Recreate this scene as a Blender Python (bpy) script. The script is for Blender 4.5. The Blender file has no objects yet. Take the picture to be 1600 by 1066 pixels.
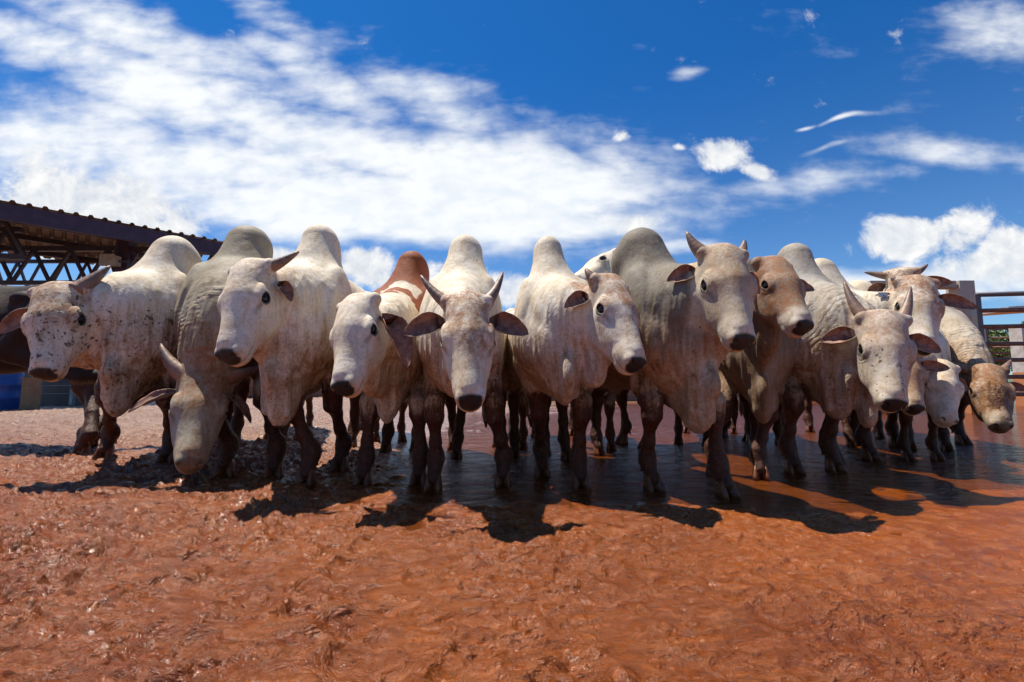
import bpy, math, random, os
import numpy as np
from mathutils import Vector
from concurrent.futures import ThreadPoolExecutor

# ------------------------------------------------------------------ camera, light, sky
sc = bpy.context.scene
C = sc.collection
F = 711.0; CH = 0.62; PITCH = math.atan(67/711.0)
cam = bpy.data.cameras.new('camera'); cam.sensor_width = 36; cam.lens = 16.0
cam.clip_start = 0.05; cam.clip_end = 3000
camo = bpy.data.objects.new('camera', cam); C.objects.link(camo)
camo.location = (0, 0, CH); camo.rotation_euler = (math.pi/2+PITCH, 0, 0)
sc.camera = camo
sc.view_settings.view_transform = 'Standard'; sc.view_settings.look = 'None'
sc.view_settings.exposure = 0.55; sc.view_settings.gamma = 1.0
SUN = Vector((-0.30, 0.22, 1.0)).normalized()
sl = bpy.data.lights.new('sun', 'SUN'); sl.energy = 5.0; sl.angle = math.radians(0.5); sl.color = (1.0, 0.93, 0.82)
so = bpy.data.objects.new('sun', sl); C.objects.link(so); so.location = (0, 0, 20)
so.rotation_euler = SUN.to_track_quat('Z', 'Y').to_euler()

CP, SP = math.cos(PITCH), math.sin(PITCH)
def ray(px, py):
    u = (px-800)/F; w = (533-py)/F
    return np.array([u, CP-w*SP, SP+w*CP])
def P(px, py, Y):
    d = ray(px, py); return np.array([0, 0, CH])+d*(Y/d[1])
def uv(px, py):
    d = ray(px, py); return d[0]/d[1], d[2]/d[1]

class NT:
    """tiny helper to write node maths"""
    def __init__(s, tree): s.t = tree; s.n = tree.nodes; s.l = tree.links
    def new(s, kind, **kw):
        n = s.n.new(kind)
        for k, v in kw.items(): setattr(n, k, v)
        return n
    def put(s, sock, v):
        if hasattr(v, 'default_value') or hasattr(v, 'is_output'): s.l.new(v, sock)
        else: sock.default_value = v
    def m(s, op, a, b=None, c=None, clamp=False):
        n = s.new('ShaderNodeMath', operation=op, use_clamp=clamp)
        s.put(n.inputs[0], a)
        if b is not None: s.put(n.inputs[1], b)
        if c is not None: s.put(n.inputs[2], c)
        return n.outputs[0]
    def step(s, x, a, b, lo=0.0, hi=1.0):
        n = s.new('ShaderNodeMapRange', interpolation_type='SMOOTHSTEP')
        s.put(n.inputs[0], x); n.inputs[1].default_value = a; n.inputs[2].default_value = b
        n.inputs[3].default_value = lo; n.inputs[4].default_value = hi
        return n.outputs[0]
    def mix(s, f, a, b, mode='MIX'):
        n = s.new('ShaderNodeMix', data_type='RGBA', blend_type=mode)
        s.put(n.inputs[0], f)
        for i, v in ((6, a), (7, b)):
            if isinstance(v, (tuple, list)): n.inputs[i].default_value = (*v[:3], 1)
            else: s.l.new(v, n.inputs[i])
        return n.outputs[2]
    def noise(s, vec, scale, detail=4, rough=0.55, dist=0.0, dim='3D'):
        n = s.new('ShaderNodeTexNoise', noise_dimensions=dim)
        if vec is not None: s.l.new(vec, n.inputs['Vector'])
        n.inputs['Scale'].default_value = scale; n.inputs['Detail'].default_value = detail
        n.inputs['Roughness'].default_value = rough; n.inputs['Distortion'].default_value = dist
        return n.outputs[0]
    def mapping(s, vec, loc=(0,0,0), rot=(0,0,0), scale=(1,1,1)):
        n = s.new('ShaderNodeMapping'); s.l.new(vec, n.inputs[0])
        n.inputs[1].default_value = loc; n.inputs[2].default_value = rot; n.inputs[3].default_value = scale
        return n.outputs[0]
    def comb(s, x, y, z=0.0):
        n = s.new('ShaderNodeCombineXYZ')
        for i, v in enumerate((x, y, z)): s.put(n.inputs[i], v)
        return n.outputs[0]

world = bpy.data.worlds.new("World"); sc.world = world; world.use_nodes = True
def build_world():
    t = world.node_tree; t.nodes.clear(); N = NT(t)
    out = N.new('ShaderNodeOutputWorld'); bg = N.new('ShaderNodeBackground')
    bg.inputs[1].default_value = 0.072
    t.links.new(bg.outputs[0], out.inputs[0])
    sky = N.new('ShaderNodeTexSky', sky_type='NISHITA', sun_disc=False)
    sky.sun_elevation = math.asin(SUN.z); sky.sun_rotation = math.atan2(SUN.x, SUN.y)
    sky.altitude = 900; sky.air_density = 1.0; sky.dust_density = 0.6; sky.ozone_density = 2.5
    tc = N.new('ShaderNodeTexCoord'); sep = N.new('ShaderNodeSeparateXYZ')
    t.links.new(tc.outputs['Generated'], sep.inputs[0])
    x, y, z = sep.outputs
    # polarised deep blue: tint by height
    hz = N.step(z, 0.0, 0.62)
    tint = N.mix(hz, (0.78, 1.06, 1.28), (0.12, 0.66, 1.20))
    blue = N.mix(1.0, sky.outputs[0], tint, 'MULTIPLY')
    # world-space gnomonic coordinates of the half of the sky in front (+Y)
    yy = N.m('MAXIMUM', y, 0.12)
    U = N.m('DIVIDE', x, yy); V = N.m('DIVIDE', z, yy)
    uvv = N.comb(U, V, 0.0)
    warp = N.new('ShaderNodeTexNoise'); t.links.new(uvv, warp.inputs['Vector'])
    warp.inputs['Scale'].default_value = 3.0; warp.inputs['Detail'].default_value = 3
    wv = N.new('ShaderNodeVectorMath', operation='MULTIPLY_ADD')
    t.links.new(warp.outputs['Color'], wv.inputs[0]); wv.inputs[1].default_value = (0.16, 0.10, 0); t.links.new(uvv, wv.inputs[2])
    ws = N.new('ShaderNodeSeparateXYZ'); t.links.new(wv.outputs[0], ws.inputs[0])
    WU = N.m('SUBTRACT', ws.outputs[0], 0.08); WV = N.m('SUBTRACT', ws.outputs[1], 0.05)
    def blob(px, py, rx, ry, ang, amp, p=2.0):
        u0, v0 = uv(px, py); ca, sa = math.cos(math.radians(ang)), math.sin(math.radians(ang))
        du = N.m('SUBTRACT', WU, u0); dv = N.m('SUBTRACT', WV, v0)
        a = N.m('ADD', N.m('MULTIPLY', du, ca*F/rx), N.m('MULTIPLY', dv, sa*F/rx))
        b = N.m('ADD', N.m('MULTIPLY', du, -sa*F/ry), N.m('MULTIPLY', dv, ca*F/ry))
        r2 = N.m('ADD', N.m('MULTIPLY', a, a), N.m('MULTIPLY', b, b))
        e = N.m('POWER', 2.718, N.m('MULTIPLY', N.m('POWER', r2, p/2), -1.0))
        return N.m('MULTIPLY', e, amp)
    def total(lst):
        s_ = None
        for b in lst:
            q = blob(*b); s_ = q if s_ is None else N.m('MAXIMUM', s_, q)
        return s_
    # wispy / sheet clouds : long streaks tilted down to the right
    st = N.mapping(uvv, rot=(0, 0, math.radians(20)), scale=(1.5, 5.2, 1))
    n1 = N.noise(st, 2.2, 8, 0.56, 0.15)
    rp = N.mapping(uvv, rot=(0, 0, math.radians(-22)), scale=(10, 22, 1))
    n2 = N.noise(rp, 1.5, 4, 0.5, 0.2)
    n3 = N.noise(uvv, 5.0, 8, 0.58, 0.1)
    thin = total([(250, 60, 330, 55, -20, 0.92), (300, 150, 330, 70, -24, 1.05), (110, 215, 260, 90, -8, 1.05), (520, 230, 280, 60, -12, 1.2), (60, 60, 170, 50, -15, 0.8),
                  (800, 290, 220, 85, -10, 1.5, 3.0), (640, 330, 420, 62, -3, 1.5, 3.0), (350, 270, 300, 75, -3, 1.1), (480, 110, 190, 50, -26, 0.88), (680, 160, 170, 48, -24, 0.80), (430, 30, 120, 40, -25, 0.7),
                  (1570, 60, 140, 70, -14, 0.76), (1500, 243, 180, 34, -6, 0.74), (1240, 285, 230, 28, 6, 0.70), (1000, 290, 260, 50, -6, 0.62), (1350, 120, 200, 50, -10, 0.16), (1480, 440, 280, 34, 2, 1.05, 3.0), (990, 395, 160, 16, 3, 0.7), (960, 250, 190, 60, -20, 0.62),
                  (1325, 186, 42, 5, 10, 0.85), (1265, 194, 16, 5, 6, 0.8), (1090, 105, 40, 12, 18, 0.55), (1310, 232, 40, 7, 14, 0.6)])
    tn = N.m('ADD', N.m('MULTIPLY', n1, 0.62), N.m('ADD', N.m('MULTIPLY', n2, 0.26), N.m('MULTIPLY', n3, 0.46)))
    tn = N.m('SUBTRACT', tn, 0.67)
    d1 = N.m('ADD', N.m('MULTIPLY', thin, 0.86), N.m('MULTIPLY', tn, 1.55))
    a1 = N.step(d1, 0.14, 0.98)
    # cumulus
    cum = total([(120, 330, 190, 85, -14, 1.3, 3.5), (245, 350, 100, 55, -25, 1.1, 3.0), (1130, 240, 66, 36, 8, 1.15, 3.0), (1180, 262, 40, 18, 0, 0.95), (962, 212, 14, 10, 0, 0.78), (1043, 232, 16, 9, 0, 0.75),
                 (1420, 372, 75, 36, 0, 1.15, 3.5), (1500, 365, 62, 42, 0, 1.1, 3.0), (1590, 400, 75, 52, 0, 1.15, 3.5), (1520, 420, 130, 30, 0, 0.95, 3.0),
                 (455, 412, 70, 34, 0, 1.1, 3.0), (585, 420, 70, 30, -10, 1.1, 3.0), (690, 445, 80, 40, 0, 1.1, 3.0), (1000, 352, 45, 22, 0, 0.9), (800, 450, 120, 30, 0, 0.9, 3.0), (1010, 305, 34, 6, 0, 0.7)])
    pf = N.noise(uvv, 8.0, 11, 0.64, 0.35)
    vor = N.new('ShaderNodeTexVoronoi', feature='SMOOTH_F1'); t.links.new(wv.outputs[0], vor.inputs['Vector']); vor.inputs['Scale'].default_value = 14
    puff = N.m('SUBTRACT', N.m('MULTIPLY', pf, 2.8), N.m('MULTIPLY', vor.outputs['Distance'], 0.55))
    d2 = N.m('ADD', cum, N.m('SUBTRACT', puff, 1.60))
    a2 = N.step(d2, -0.05, 0.60)
    # soft relief inside the cumulus (bright tops, grey folds)
    sh = N.noise(N.mapping(uvv, loc=(0.012, -0.02, 0)), 8.0, 11, 0.64, 0.35)
    rel = N.m('ADD', 0.5, N.m('MULTIPLY', N.m('SUBTRACT', pf, sh), 3.0), clamp=True)
    white1 = N.mix(N.step(N.m('ADD', N.m('MULTIPLY', n2, 0.5), N.m('MULTIPLY', n3, 0.5)), 0.34, 0.60), (8.0, 8.6, 9.3), (9.6, 9.8, 9.9))
    white2 = N.mix(rel, (6.0, 6.6, 7.5), (9.9, 9.8, 9.6))
    front = N.step(y, 0.05, 0.25)
    # thin generic clouds for the rest of the dome
    zz = N.m('MAXIMUM', z, 0.08)
    gen = N.noise(N.comb(N.m('DIVIDE', x, zz), N.m('DIVIDE', y, zz)), 0.9, 7, 0.6, 0.3)
    ag = N.m('MULTIPLY', N.step(gen, 0.52, 0.78), N.m('SUBTRACT', 1.0, front))
    c = N.mix(N.m('MULTIPLY', ag, 0.55), blue, (7.5, 7.9, 8.3))
    c = N.mix(N.m('MULTIPLY', N.m('MULTIPLY', a1, front), 0.97), c, white1)
    c = N.mix(N.m('MULTIPLY', a2, front), c, white2)
    t.links.new(c, bg.inputs[0])
build_world()

# ------------------------------------------------------------------ noise in numpy
_rs = np.random.RandomState(7)
_tab = _rs.rand(65536).astype(np.float32)
def _h(i, j, k): return _tab[(i*7919+j*104729+k*1299709) & 65535]
def vnoise(x, y, z=0.0):
    x, y, z = np.broadcast_arrays(np.asarray(x, np.float32), np.asarray(y, np.float32), np.asarray(z, np.float32))
    i, j, k = np.floor(x).astype(np.int64), np.floor(y).astype(np.int64), np.floor(z).astype(np.int64)
    f, g, h = x-i, y-j, z-k
    f = f*f*(3-2*f); g = g*g*(3-2*g); h = h*h*(3-2*h)
    r = 0
    for a in (0, 1):
        wa = f if a else 1-f
        for b in (0, 1):
            wb = g if b else 1-g
            r = r + wa*wb*((1-h)*_h(i+a, j+b, k)+h*_h(i+a, j+b, k+1))
    return r*2-1
def fbm(x, y, z=0.0, o=4):
    s, a, r = 0, 1, 0
    for n in range(o):
        r = r+a*vnoise(x*2**n+17*n, y*2**n-9*n, z*2**n+5*n); s += a; a *= 0.5
    return r/s
def sstep(x, a, b):
    t = np.clip((x-a)/(b-a), 0, 1); return t*t*(3-2*t)

def zg(x, y):          # gentle lie of the yard: a little higher and drier at the left
    return 0.045*np.maximum(0, -np.asarray(x)-0.9)*np.exp(-np.maximum(0, -np.asarray(x)-5)*0.3)
def G(px, py):
    d = ray(px, py); Y = CH/(-d[2]/d[1])
    for _ in range(12):
        p = P(px, py, Y); Y = (CH-float(zg(p[0], p[1])))/(-d[2]/d[1])
    p = P(px, py, Y); p[2] = float(zg(p[0], p[1])); return p

# ------------------------------------------------------------------ object helpers
def link_mesh(name, verts, faces, mats, parent=None, smooth=True, fmat=None):
    me = bpy.data.meshes.new(name)
    me.from_pydata([tuple(map(float, v)) for v in verts], [], [tuple(map(int, f)) for f in faces])
    for m_ in (mats if isinstance(mats, (list, tuple)) else [mats]): me.materials.append(m_)
    if smooth: me.polygons.foreach_set('use_smooth', [True]*len(me.polygons))
    if fmat is not None: me.polygons.foreach_set('material_index', list(fmat))
    me.update()
    o = bpy.data.objects.new(name, me); C.objects.link(o)
    if parent is not None: o.parent = parent
    return o
def quad_mesh(name, V, Q, mat):
    me = bpy.data.meshes.new(name)
    me.vertices.add(len(V)); me.vertices.foreach_set('co', np.ascontiguousarray(V, np.float32).ravel())
    me.loops.add(Q.size); me.loops.foreach_set('vertex_index', np.ascontiguousarray(Q, np.int32).ravel())
    me.polygons.add(len(Q)); me.polygons.foreach_set('loop_start', np.arange(0, Q.size, 4, dtype=np.int32))
    me.polygons.foreach_set('use_smooth', np.ones(len(Q), bool))
    me.update(calc_edges=True); me.materials.append(mat)
    return me
def col_attr(me, name, arr):
    a = me.attributes.new(name, 'FLOAT_COLOR', 'POINT')
    b = np.ones((len(arr), 4), np.float32); b[:, :arr.shape[1]] = arr
    a.data.foreach_set('color', b.ravel())
def thing(name, label, cat, loc=(0,0,0), rotz=0.0, group=None):
    o = bpy.data.objects.new(name, None); C.objects.link(o)
    o.location = loc; o.rotation_euler = (0, 0, rotz); o.empty_display_size = 0.1
    o['label'] = label; o['category'] = cat
    if group: o['group'] = group
    return o
def tag(o, label, cat, group=None):
    o['label'] = label; o['category'] = cat
    if group: o['group'] = group
    return o
def struct(o, kind='structure'): o['kind'] = kind; return o
class MB:
    def __init__(s): s.v = []; s.f = []
    def add(s, v, f):
        n = len(s.v); s.v += [tuple(p) for p in v]; s.f += [tuple(i+n for i in q) for q in f]
    def box(s, c, size, ax=None):
        c = np.array(c, float); h = np.array(size, float)/2
        A = np.eye(3) if ax is None else np.array(ax, float)
        v = [c+A[0]*h[0]*i+A[1]*h[1]*j+A[2]*h[2]*k for i in (-1, 1) for j in (-1, 1) for k in (-1, 1)]
        s.add(v, [(0,1,3,2),(4,6,7,5),(0,4,5,1),(2,3,7,6),(0,2,6,4),(1,5,7,3)])
    def bar(s, a, b, w, h=None, up=(0,0,1)):
        a, b = np.array(a, float), np.array(b, float); d = b-a; L = np.linalg.norm(d); d = d/L
        u = np.array(up, float); sd = np.cross(d, u)
        if np.linalg.norm(sd) < 1e-4: sd = np.cross(d, (1, 0, 0))
        sd /= np.linalg.norm(sd); u = np.cross(sd, d)
        s.box((a+b)/2, (L, w, h or w), (d, sd, u))
    def tube(s, pts, rad, n=10, cap=True):
        pts = [np.array(p, float) for p in pts]
        rad = rad if isinstance(rad, (list, tuple, np.ndarray)) else [rad]*len(pts)
        v = []; f = []; ref = None
        for i, p in enumerate(pts):
            d = pts[min(i+1, len(pts)-1)]-pts[max(i-1, 0)]; d = d/np.linalg.norm(d)
            if ref is None:
                ref = np.cross(d, (0.31, 0.17, 0.9)); ref /= np.linalg.norm(ref)
            ref = ref-d*ref.dot(d); ref /= np.linalg.norm(ref); b = np.cross(d, ref)
            for k in range(n):
                t = 2*math.pi*k/n; v.append(p+(ref*math.cos(t)+b*math.sin(t))*rad[i])
        for i in range(len(pts)-1):
            for k in range(n):
                f.append((i*n+k, i*n+(k+1) % n, (i+1)*n+(k+1) % n, (i+1)*n+k))
        if cap: f.append(tuple(range(n))[::-1]); f.append(tuple(range((len(pts)-1)*n, len(pts)*n)))
        s.add(v, f)
    def build(s, name, mat, parent=None, smooth=False): return link_mesh(name, s.v, s.f, mat, parent, smooth)

# ------------------------------------------------------------------ materials
def mat(name):
    m_ = bpy.data.materials.new(name); m_.use_nodes = True
    N = NT(m_.node_tree); b = m_.node_tree.nodes['Principled BSDF']
    return m_, N, b
def obco(N): return N.new('ShaderNodeTexCoord').outputs['Object']
def bump(N, b, h, strength, dist, prev=None):
    n = N.new('ShaderNodeBump'); n.inputs['Strength'].default_value = strength; n.inputs['Distance'].default_value = dist
    N.put(n.inputs['Height'], h)
    if prev is not None: N.l.new(prev, n.inputs['Normal'])
    if b is not None: N.l.new(n.outputs[0], b.inputs['Normal'])
    return n.outputs[0]
def simple(name, c1, c2, scale=8, rough=(0.5, 0.8), bs=0.3, metal=0.0, bd=0.004, stretch=(1,1,1)):
    m_, N, b = mat(name); co = N.mapping(obco(N), scale=stretch)
    n = N.noise(co, scale, 7, 0.65, 0.3); n2 = N.noise(co, scale*9, 4, 0.6)
    f = N.step(N.m('ADD', N.m('MULTIPLY', n, 0.75), N.m('MULTIPLY', n2, 0.25)), 0.36, 0.64)
    N.put(b.inputs['Base Color'], N.mix(f, c1, c2))
    N.put(b.inputs['Roughness'], N.step(n2, 0.2, 0.8, rough[0], rough[1])); b.inputs['Metallic'].default_value = metal
    bump(N, b, N.m('ADD', n, N.m('MULTIPLY', n2, 0.4)), bs, bd)
    return m_

def make_hide():
    m_, N, b = mat('cattle_hide'); co = obco(N)
    def attr(n_): a = N.new('ShaderNodeAttribute', attribute_name=n_); return a
    base = attr('base').outputs['Color']
    mk = N.new('ShaderNodeSeparateColor'); N.l.new(attr('mask').outputs['Color'], mk.inputs[0])
    mud, dark, tan = mk.outputs
    mk2 = N.new('ShaderNodeSeparateColor'); N.l.new(attr('fold').outputs['Color'], mk2.inputs[0])
    fold, fmask, spot = mk2.outputs
    nb = N.noise(co, 4.5, 6, 0.6, 0.4); nm = N.noise(co, 17, 7, 0.68, 0.6); nf = N.noise(co, 60, 5, 0.65); 
    streak = N.noise(N.mapping(co, scale=(34, 34, 4)), 1.0, 5, 0.6, 0.3)
    c = N.mix(N.step(nb, 0.35, 0.70, 0.0, 0.8), base, (0.78, 0.70, 0.58), 'MULTIPLY')
    c = N.mix(N.step(nf, 0.45, 0.80, 0.0, 0.8), c, (0.72, 0.64, 0.55), 'MULTIPLY')
    c = N.mix(N.step(streak, 0.45, 0.75, 0.0, 0.9), c, (0.82, 0.72, 0.54), 'MULTIPLY')
    c = N.mix(N.m('MULTIPLY', tan, N.step(N.m('ADD', N.m('MULTIPLY', nm, 0.7), N.m('MULTIPLY', nf, 0.3)), 0.34, 0.60)), c, (0.30, 0.130, 0.055))
    # dirt specks thrown up by the hooves
    s1 = N.noise(co, 42, 2, 0.5, 0.1); s2 = N.noise(N.mapping(co, loc=(3, 1, 2)), 20, 4, 0.6, 0.2)
    th = N.m('SUBTRACT', 0.80, N.m('MULTIPLY', spot, 0.19))
    thn = N.m('ADD', N.m('MULTIPLY', N.m('SUBTRACT', nb, 0.5), -0.25), th)
    sp = N.m('MAXIMUM', N.m('MULTIPLY', N.m('SUBTRACT', s1, thn), 22.0, None, True), N.m('MULTIPLY', N.m('SUBTRACT', s2, thn), 22.0, None, True))
    c = N.mix(N.m('MULTIPLY', sp, 0.85), c, (0.060, 0.030, 0.018))
    jit = N.m('ADD', N.m('MULTIPLY', N.m('SUBTRACT', nf, 0.5), 0.55), N.m('ADD', N.m('MULTIPLY', N.m('SUBTRACT', nb, 0.5), 0.45), N.m('ADD', N.m('MULTIPLY', N.m('SUBTRACT', nm, 0.5), 0.35), N.m('MULTIPLY', N.m('SUBTRACT', streak, 0.5), 0.75))))
    mv = N.m('ADD', mud, N.m('MULTIPLY', jit, N.step(mud, 0.0, 0.30)))
    stain_shade = N.step(mv, 0.0, 0.70); wet = N.step(mv, 0.52, 0.86)
    c = N.mix(N.m('MULTIPLY', stain_shade, 0.78), c, (0.215, 0.098, 0.032))  # brown mud stain; on lower chest and belly it also paints in their shade
    mudc = N.mix(N.step(nf, 0.35, 0.70), (0.042, 0.011, 0.003), (0.105, 0.029, 0.007))
    c = N.mix(wet, c, mudc)
    c = N.mix(N.m('MULTIPLY', dark, 0.985), c, (0.014, 0.010, 0.010))
    hr_ = N.noise(N.mapping(co, scale=(1, 1, 0.22)), 150, 4, 0.8, 0.6)
    c = N.mix(N.step(hr_, 0.54, 0.34, 0.0, 0.40), c, (0.62, 0.56, 0.48), 'MULTIPLY')
    N.l.new(c, b.inputs['Base Color'])
    r = N.m('SUBTRACT', 0.68, N.m('ADD', N.m('MULTIPLY', wet, 0.30), N.m('MULTIPLY', dark, 0.30)))
    r = N.m('ADD', r, N.m('MULTIPLY', N.m('SUBTRACT', nf, 0.5), 0.25))
    N.l.new(r, b.inputs['Roughness'])
    N.l.new(N.m('SUBTRACT', N.m('ADD', 0.22, N.m('MULTIPLY', wet, 0.06)), N.m('MULTIPLY', dark, 0.06)), b.inputs['Specular IOR Level'])
    b.inputs['Sheen Weight'].default_value = 0.04; b.inputs['Sheen Roughness'].default_value = 0.5
    # creases: fold is a running length along the neck (or distance from the eye)
    cn = N.noise(N.mapping(co, loc=(5, 2, 1)), 6.0, 4, 0.55)
    ph = N.m('ADD', N.m('MULTIPLY', fold, 210.0), N.m('ADD', N.m('MULTIPLY', nb, 22.0), N.m('MULTIPLY', cn, 8.0)))
    wv = N.m('POWER', N.m('ADD', 0.5, N.m('MULTIPLY', N.m('SINE', ph), 0.5)), 0.45)
    wv = N.m('MULTIPLY', wv, N.step(cn, 0.42, 0.62))
    b1 = bump(N, None, N.m('MULTIPLY', wv, fmask), 0.45, 0.009)
    b2 = bump(N, None, N.m('ADD', nb, N.m('MULTIPLY', nm, 0.35)), 0.35, 0.026, b1)
    b3 = bump(N, None, N.m('MULTIPLY', N.m('ADD', nm, N.m('MULTIPLY', nf, 0.5)), wet), 0.7, 0.016, b2)
    hair = N.noise(N.mapping(co, scale=(1, 1, 0.25)), 210, 4, 0.75)
    bump(N, b, hair, 0.28, 0.0022, b3)
    return m_
M = {}
M['hide'] = make_hide()
def make_eye():
    m_, N, b = mat('eye_gloss'); b.inputs['Base Color'].default_value = (0.010, 0.006, 0.005, 1)
    b.inputs['Roughness'].default_value = 0.10; b.inputs['Specular IOR Level'].default_value = 0.35
    return m_
M['eye'] = make_eye()
def make_horn():
    m_, N, b = mat('horn'); co = obco(N)
    t = N.new('ShaderNodeAttribute', attribute_name='along').outputs['Fac']
    n = N.noise(co, 30, 6, 0.65, 0.5); rings = N.m('SINE', N.m('ADD', N.m('MULTIPLY', t, 46.0), N.m('MULTIPLY', n, 5.0)))
    c = N.mix(N.step(t, 0.0, 0.75), (0.27, 0.16, 0.11), (0.115, 0.075, 0.062))
    c = N.mix(N.step(n, 0.42, 0.68, 0, 0.75), c, (0.33, 0.19, 0.11))
    c = N.mix(N.step(t, 0.22, 0.0, 0, 0.6), c, (0.30, 0.13, 0.06))
    N.l.new(c, b.inputs['Base Color']); b.inputs['Roughness'].default_value = 0.5
    bump(N, b, N.m('ADD', N.m('MULTIPLY', rings, 0.12), n), 0.4, 0.003)
    return m_
M['horn'] = make_horn()
M['ear_in'] = simple('ear_inner_skin', (0.26, 0.105, 0.06), (0.42, 0.24, 0.17), 22, (0.5, 0.7), 0.3, bd=0.002)
M['ear_dark'] = simple('ear_inner_dark', (0.14, 0.055, 0.034), (0.38, 0.18, 0.11), 26, (0.5, 0.7), 0.3, bd=0.002)
M['ear_w'] = simple('ear_hair_pale', (0.52, 0.45, 0.36), (0.30, 0.18, 0.11), 20, (0.6, 0.8), 0.4, bd=0.002)
M['ear_g'] = simple('ear_hair_grey', (0.30, 0.25, 0.20), (0.15, 0.09, 0.06), 20, (0.6, 0.8), 0.4, bd=0.002)
M['ear_b'] = simple('ear_hair_brown', (0.27, 0.085, 0.035), (0.12, 0.035, 0.018), 18, (0.5, 0.75), 0.4, bd=0.002)
M['hoof'] = simple('muddy_hoof', (0.075, 0.020, 0.005), (0.21, 0.062, 0.014), 28, (0.18, 0.42), 0.8, bd=0.006)
M['hoof_dark'] = simple('bare_hoof', (0.030, 0.020, 0.016), (0.10, 0.045, 0.022), 28, (0.3, 0.5), 0.6, bd=0.004)
M['tailhair'] = simple('tail_hair', (0.030, 0.018, 0.012), (0.10, 0.05, 0.03), 40, (0.5, 0.7), 0.9, bd=0.006, stretch=(1, 1, 0.15))
M['tag'] = simple('tag_metal', (0.55, 0.56, 0.58), (0.36, 0.36, 0.38), 30, (0.25, 0.4), 0.2, 0.8)

# ------------------------------------------------------------------ signed-distance cattle
def nrm(v): v = np.asarray(v, float); return v/np.linalg.norm(v)
class Ell:
    def __init__(s, c, r, ax=None, k=0.06, neg=False):
        s.c = np.asarray(c, float); s.r = np.asarray(r, float); s.A = np.eye(3) if ax is None else np.asarray(ax, float)
        s.k = k; s.neg = neg
        e = np.sqrt(((s.A.T*s.r)**2).sum(1)); s.lo = s.c-e; s.hi = s.c+e
    def f(s, x, y, z):
        x = x-s.c[0]; y = y-s.c[1]; z = z-s.c[2]; A = s.A; r = s.r
        a = (A[0,0]*x+A[0,1]*y+A[0,2]*z)/r[0]; b = (A[1,0]*x+A[1,1]*y+A[1,2]*z)/r[1]; c = (A[2,0]*x+A[2,1]*y+A[2,2]*z)/r[2]
        k0 = np.sqrt(a*a+b*b+c*c)+1e-6
        k1 = np.sqrt((a/r[0])**2+(b/r[1])**2+(c/r[2])**2)+1e-6
        return k0*(k0-1)/k1
class Cap:
    def __init__(s, a, b, ra, rb, up=(0,0,1), flat=1.0, k=0.05, neg=False):
        s.a = np.asarray(a, float); s.b = np.asarray(b, float); s.ra, s.rb = ra, rb; s.k = k; s.neg = neg; s.flat = flat
        d = s.b-s.a; s.L2 = max(d.dot(d), 1e-9); s.d = d
        t = d/math.sqrt(s.L2); u = np.asarray(up, float); sd = np.cross(t, u)
        if np.linalg.norm(sd) < 1e-3: sd = np.cross(t, (0, 1, 0))
        s.sd = sd/np.linalg.norm(sd)
        R = max(ra, rb); s.lo = np.minimum(s.a-ra, s.b-rb); s.hi = np.maximum(s.a+ra, s.b+rb)
    def f(s, x, y, z):
        x = x-s.a[0]; y = y-s.a[1]; z = z-s.a[2]; d = s.d
        t = np.clip((x*d[0]+y*d[1]+z*d[2])/s.L2, 0, 1)
        px, py, pz = x-t*d[0], y-t*d[1], z-t*d[2]
        q = px*px+py*py+pz*pz
        if s.flat != 1.0:
            w = px*s.sd[0]+py*s.sd[1]+pz*s.sd[2]; q = q+w*w*(1/s.flat**2-1)
        return np.sqrt(q)-(s.ra+(s.rb-s.ra)*t)
def smin(a, b, k):
    h = np.maximum(k-np.abs(a-b), 0)/k
    return np.minimum(a, b)-h*h*k*0.25
def smax(a, b, k): return -smin(-a, -b, k)
def eval_points(prims, p):
    x, y, z = p.T; d = np.full(len(p), 1.0)
    for q in prims:
        mg = 0.235
        m_ = ((p > q.lo-mg) & (p < q.hi+mg)).all(1)
        if not m_.any(): continue
        i = np.nonzero(m_)[0]; e = q.f(x[i], y[i], z[i])
        d[i] = smax(d[i], -e, q.k) if q.neg else smin(d[i], e, q.k)
    return d
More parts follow.
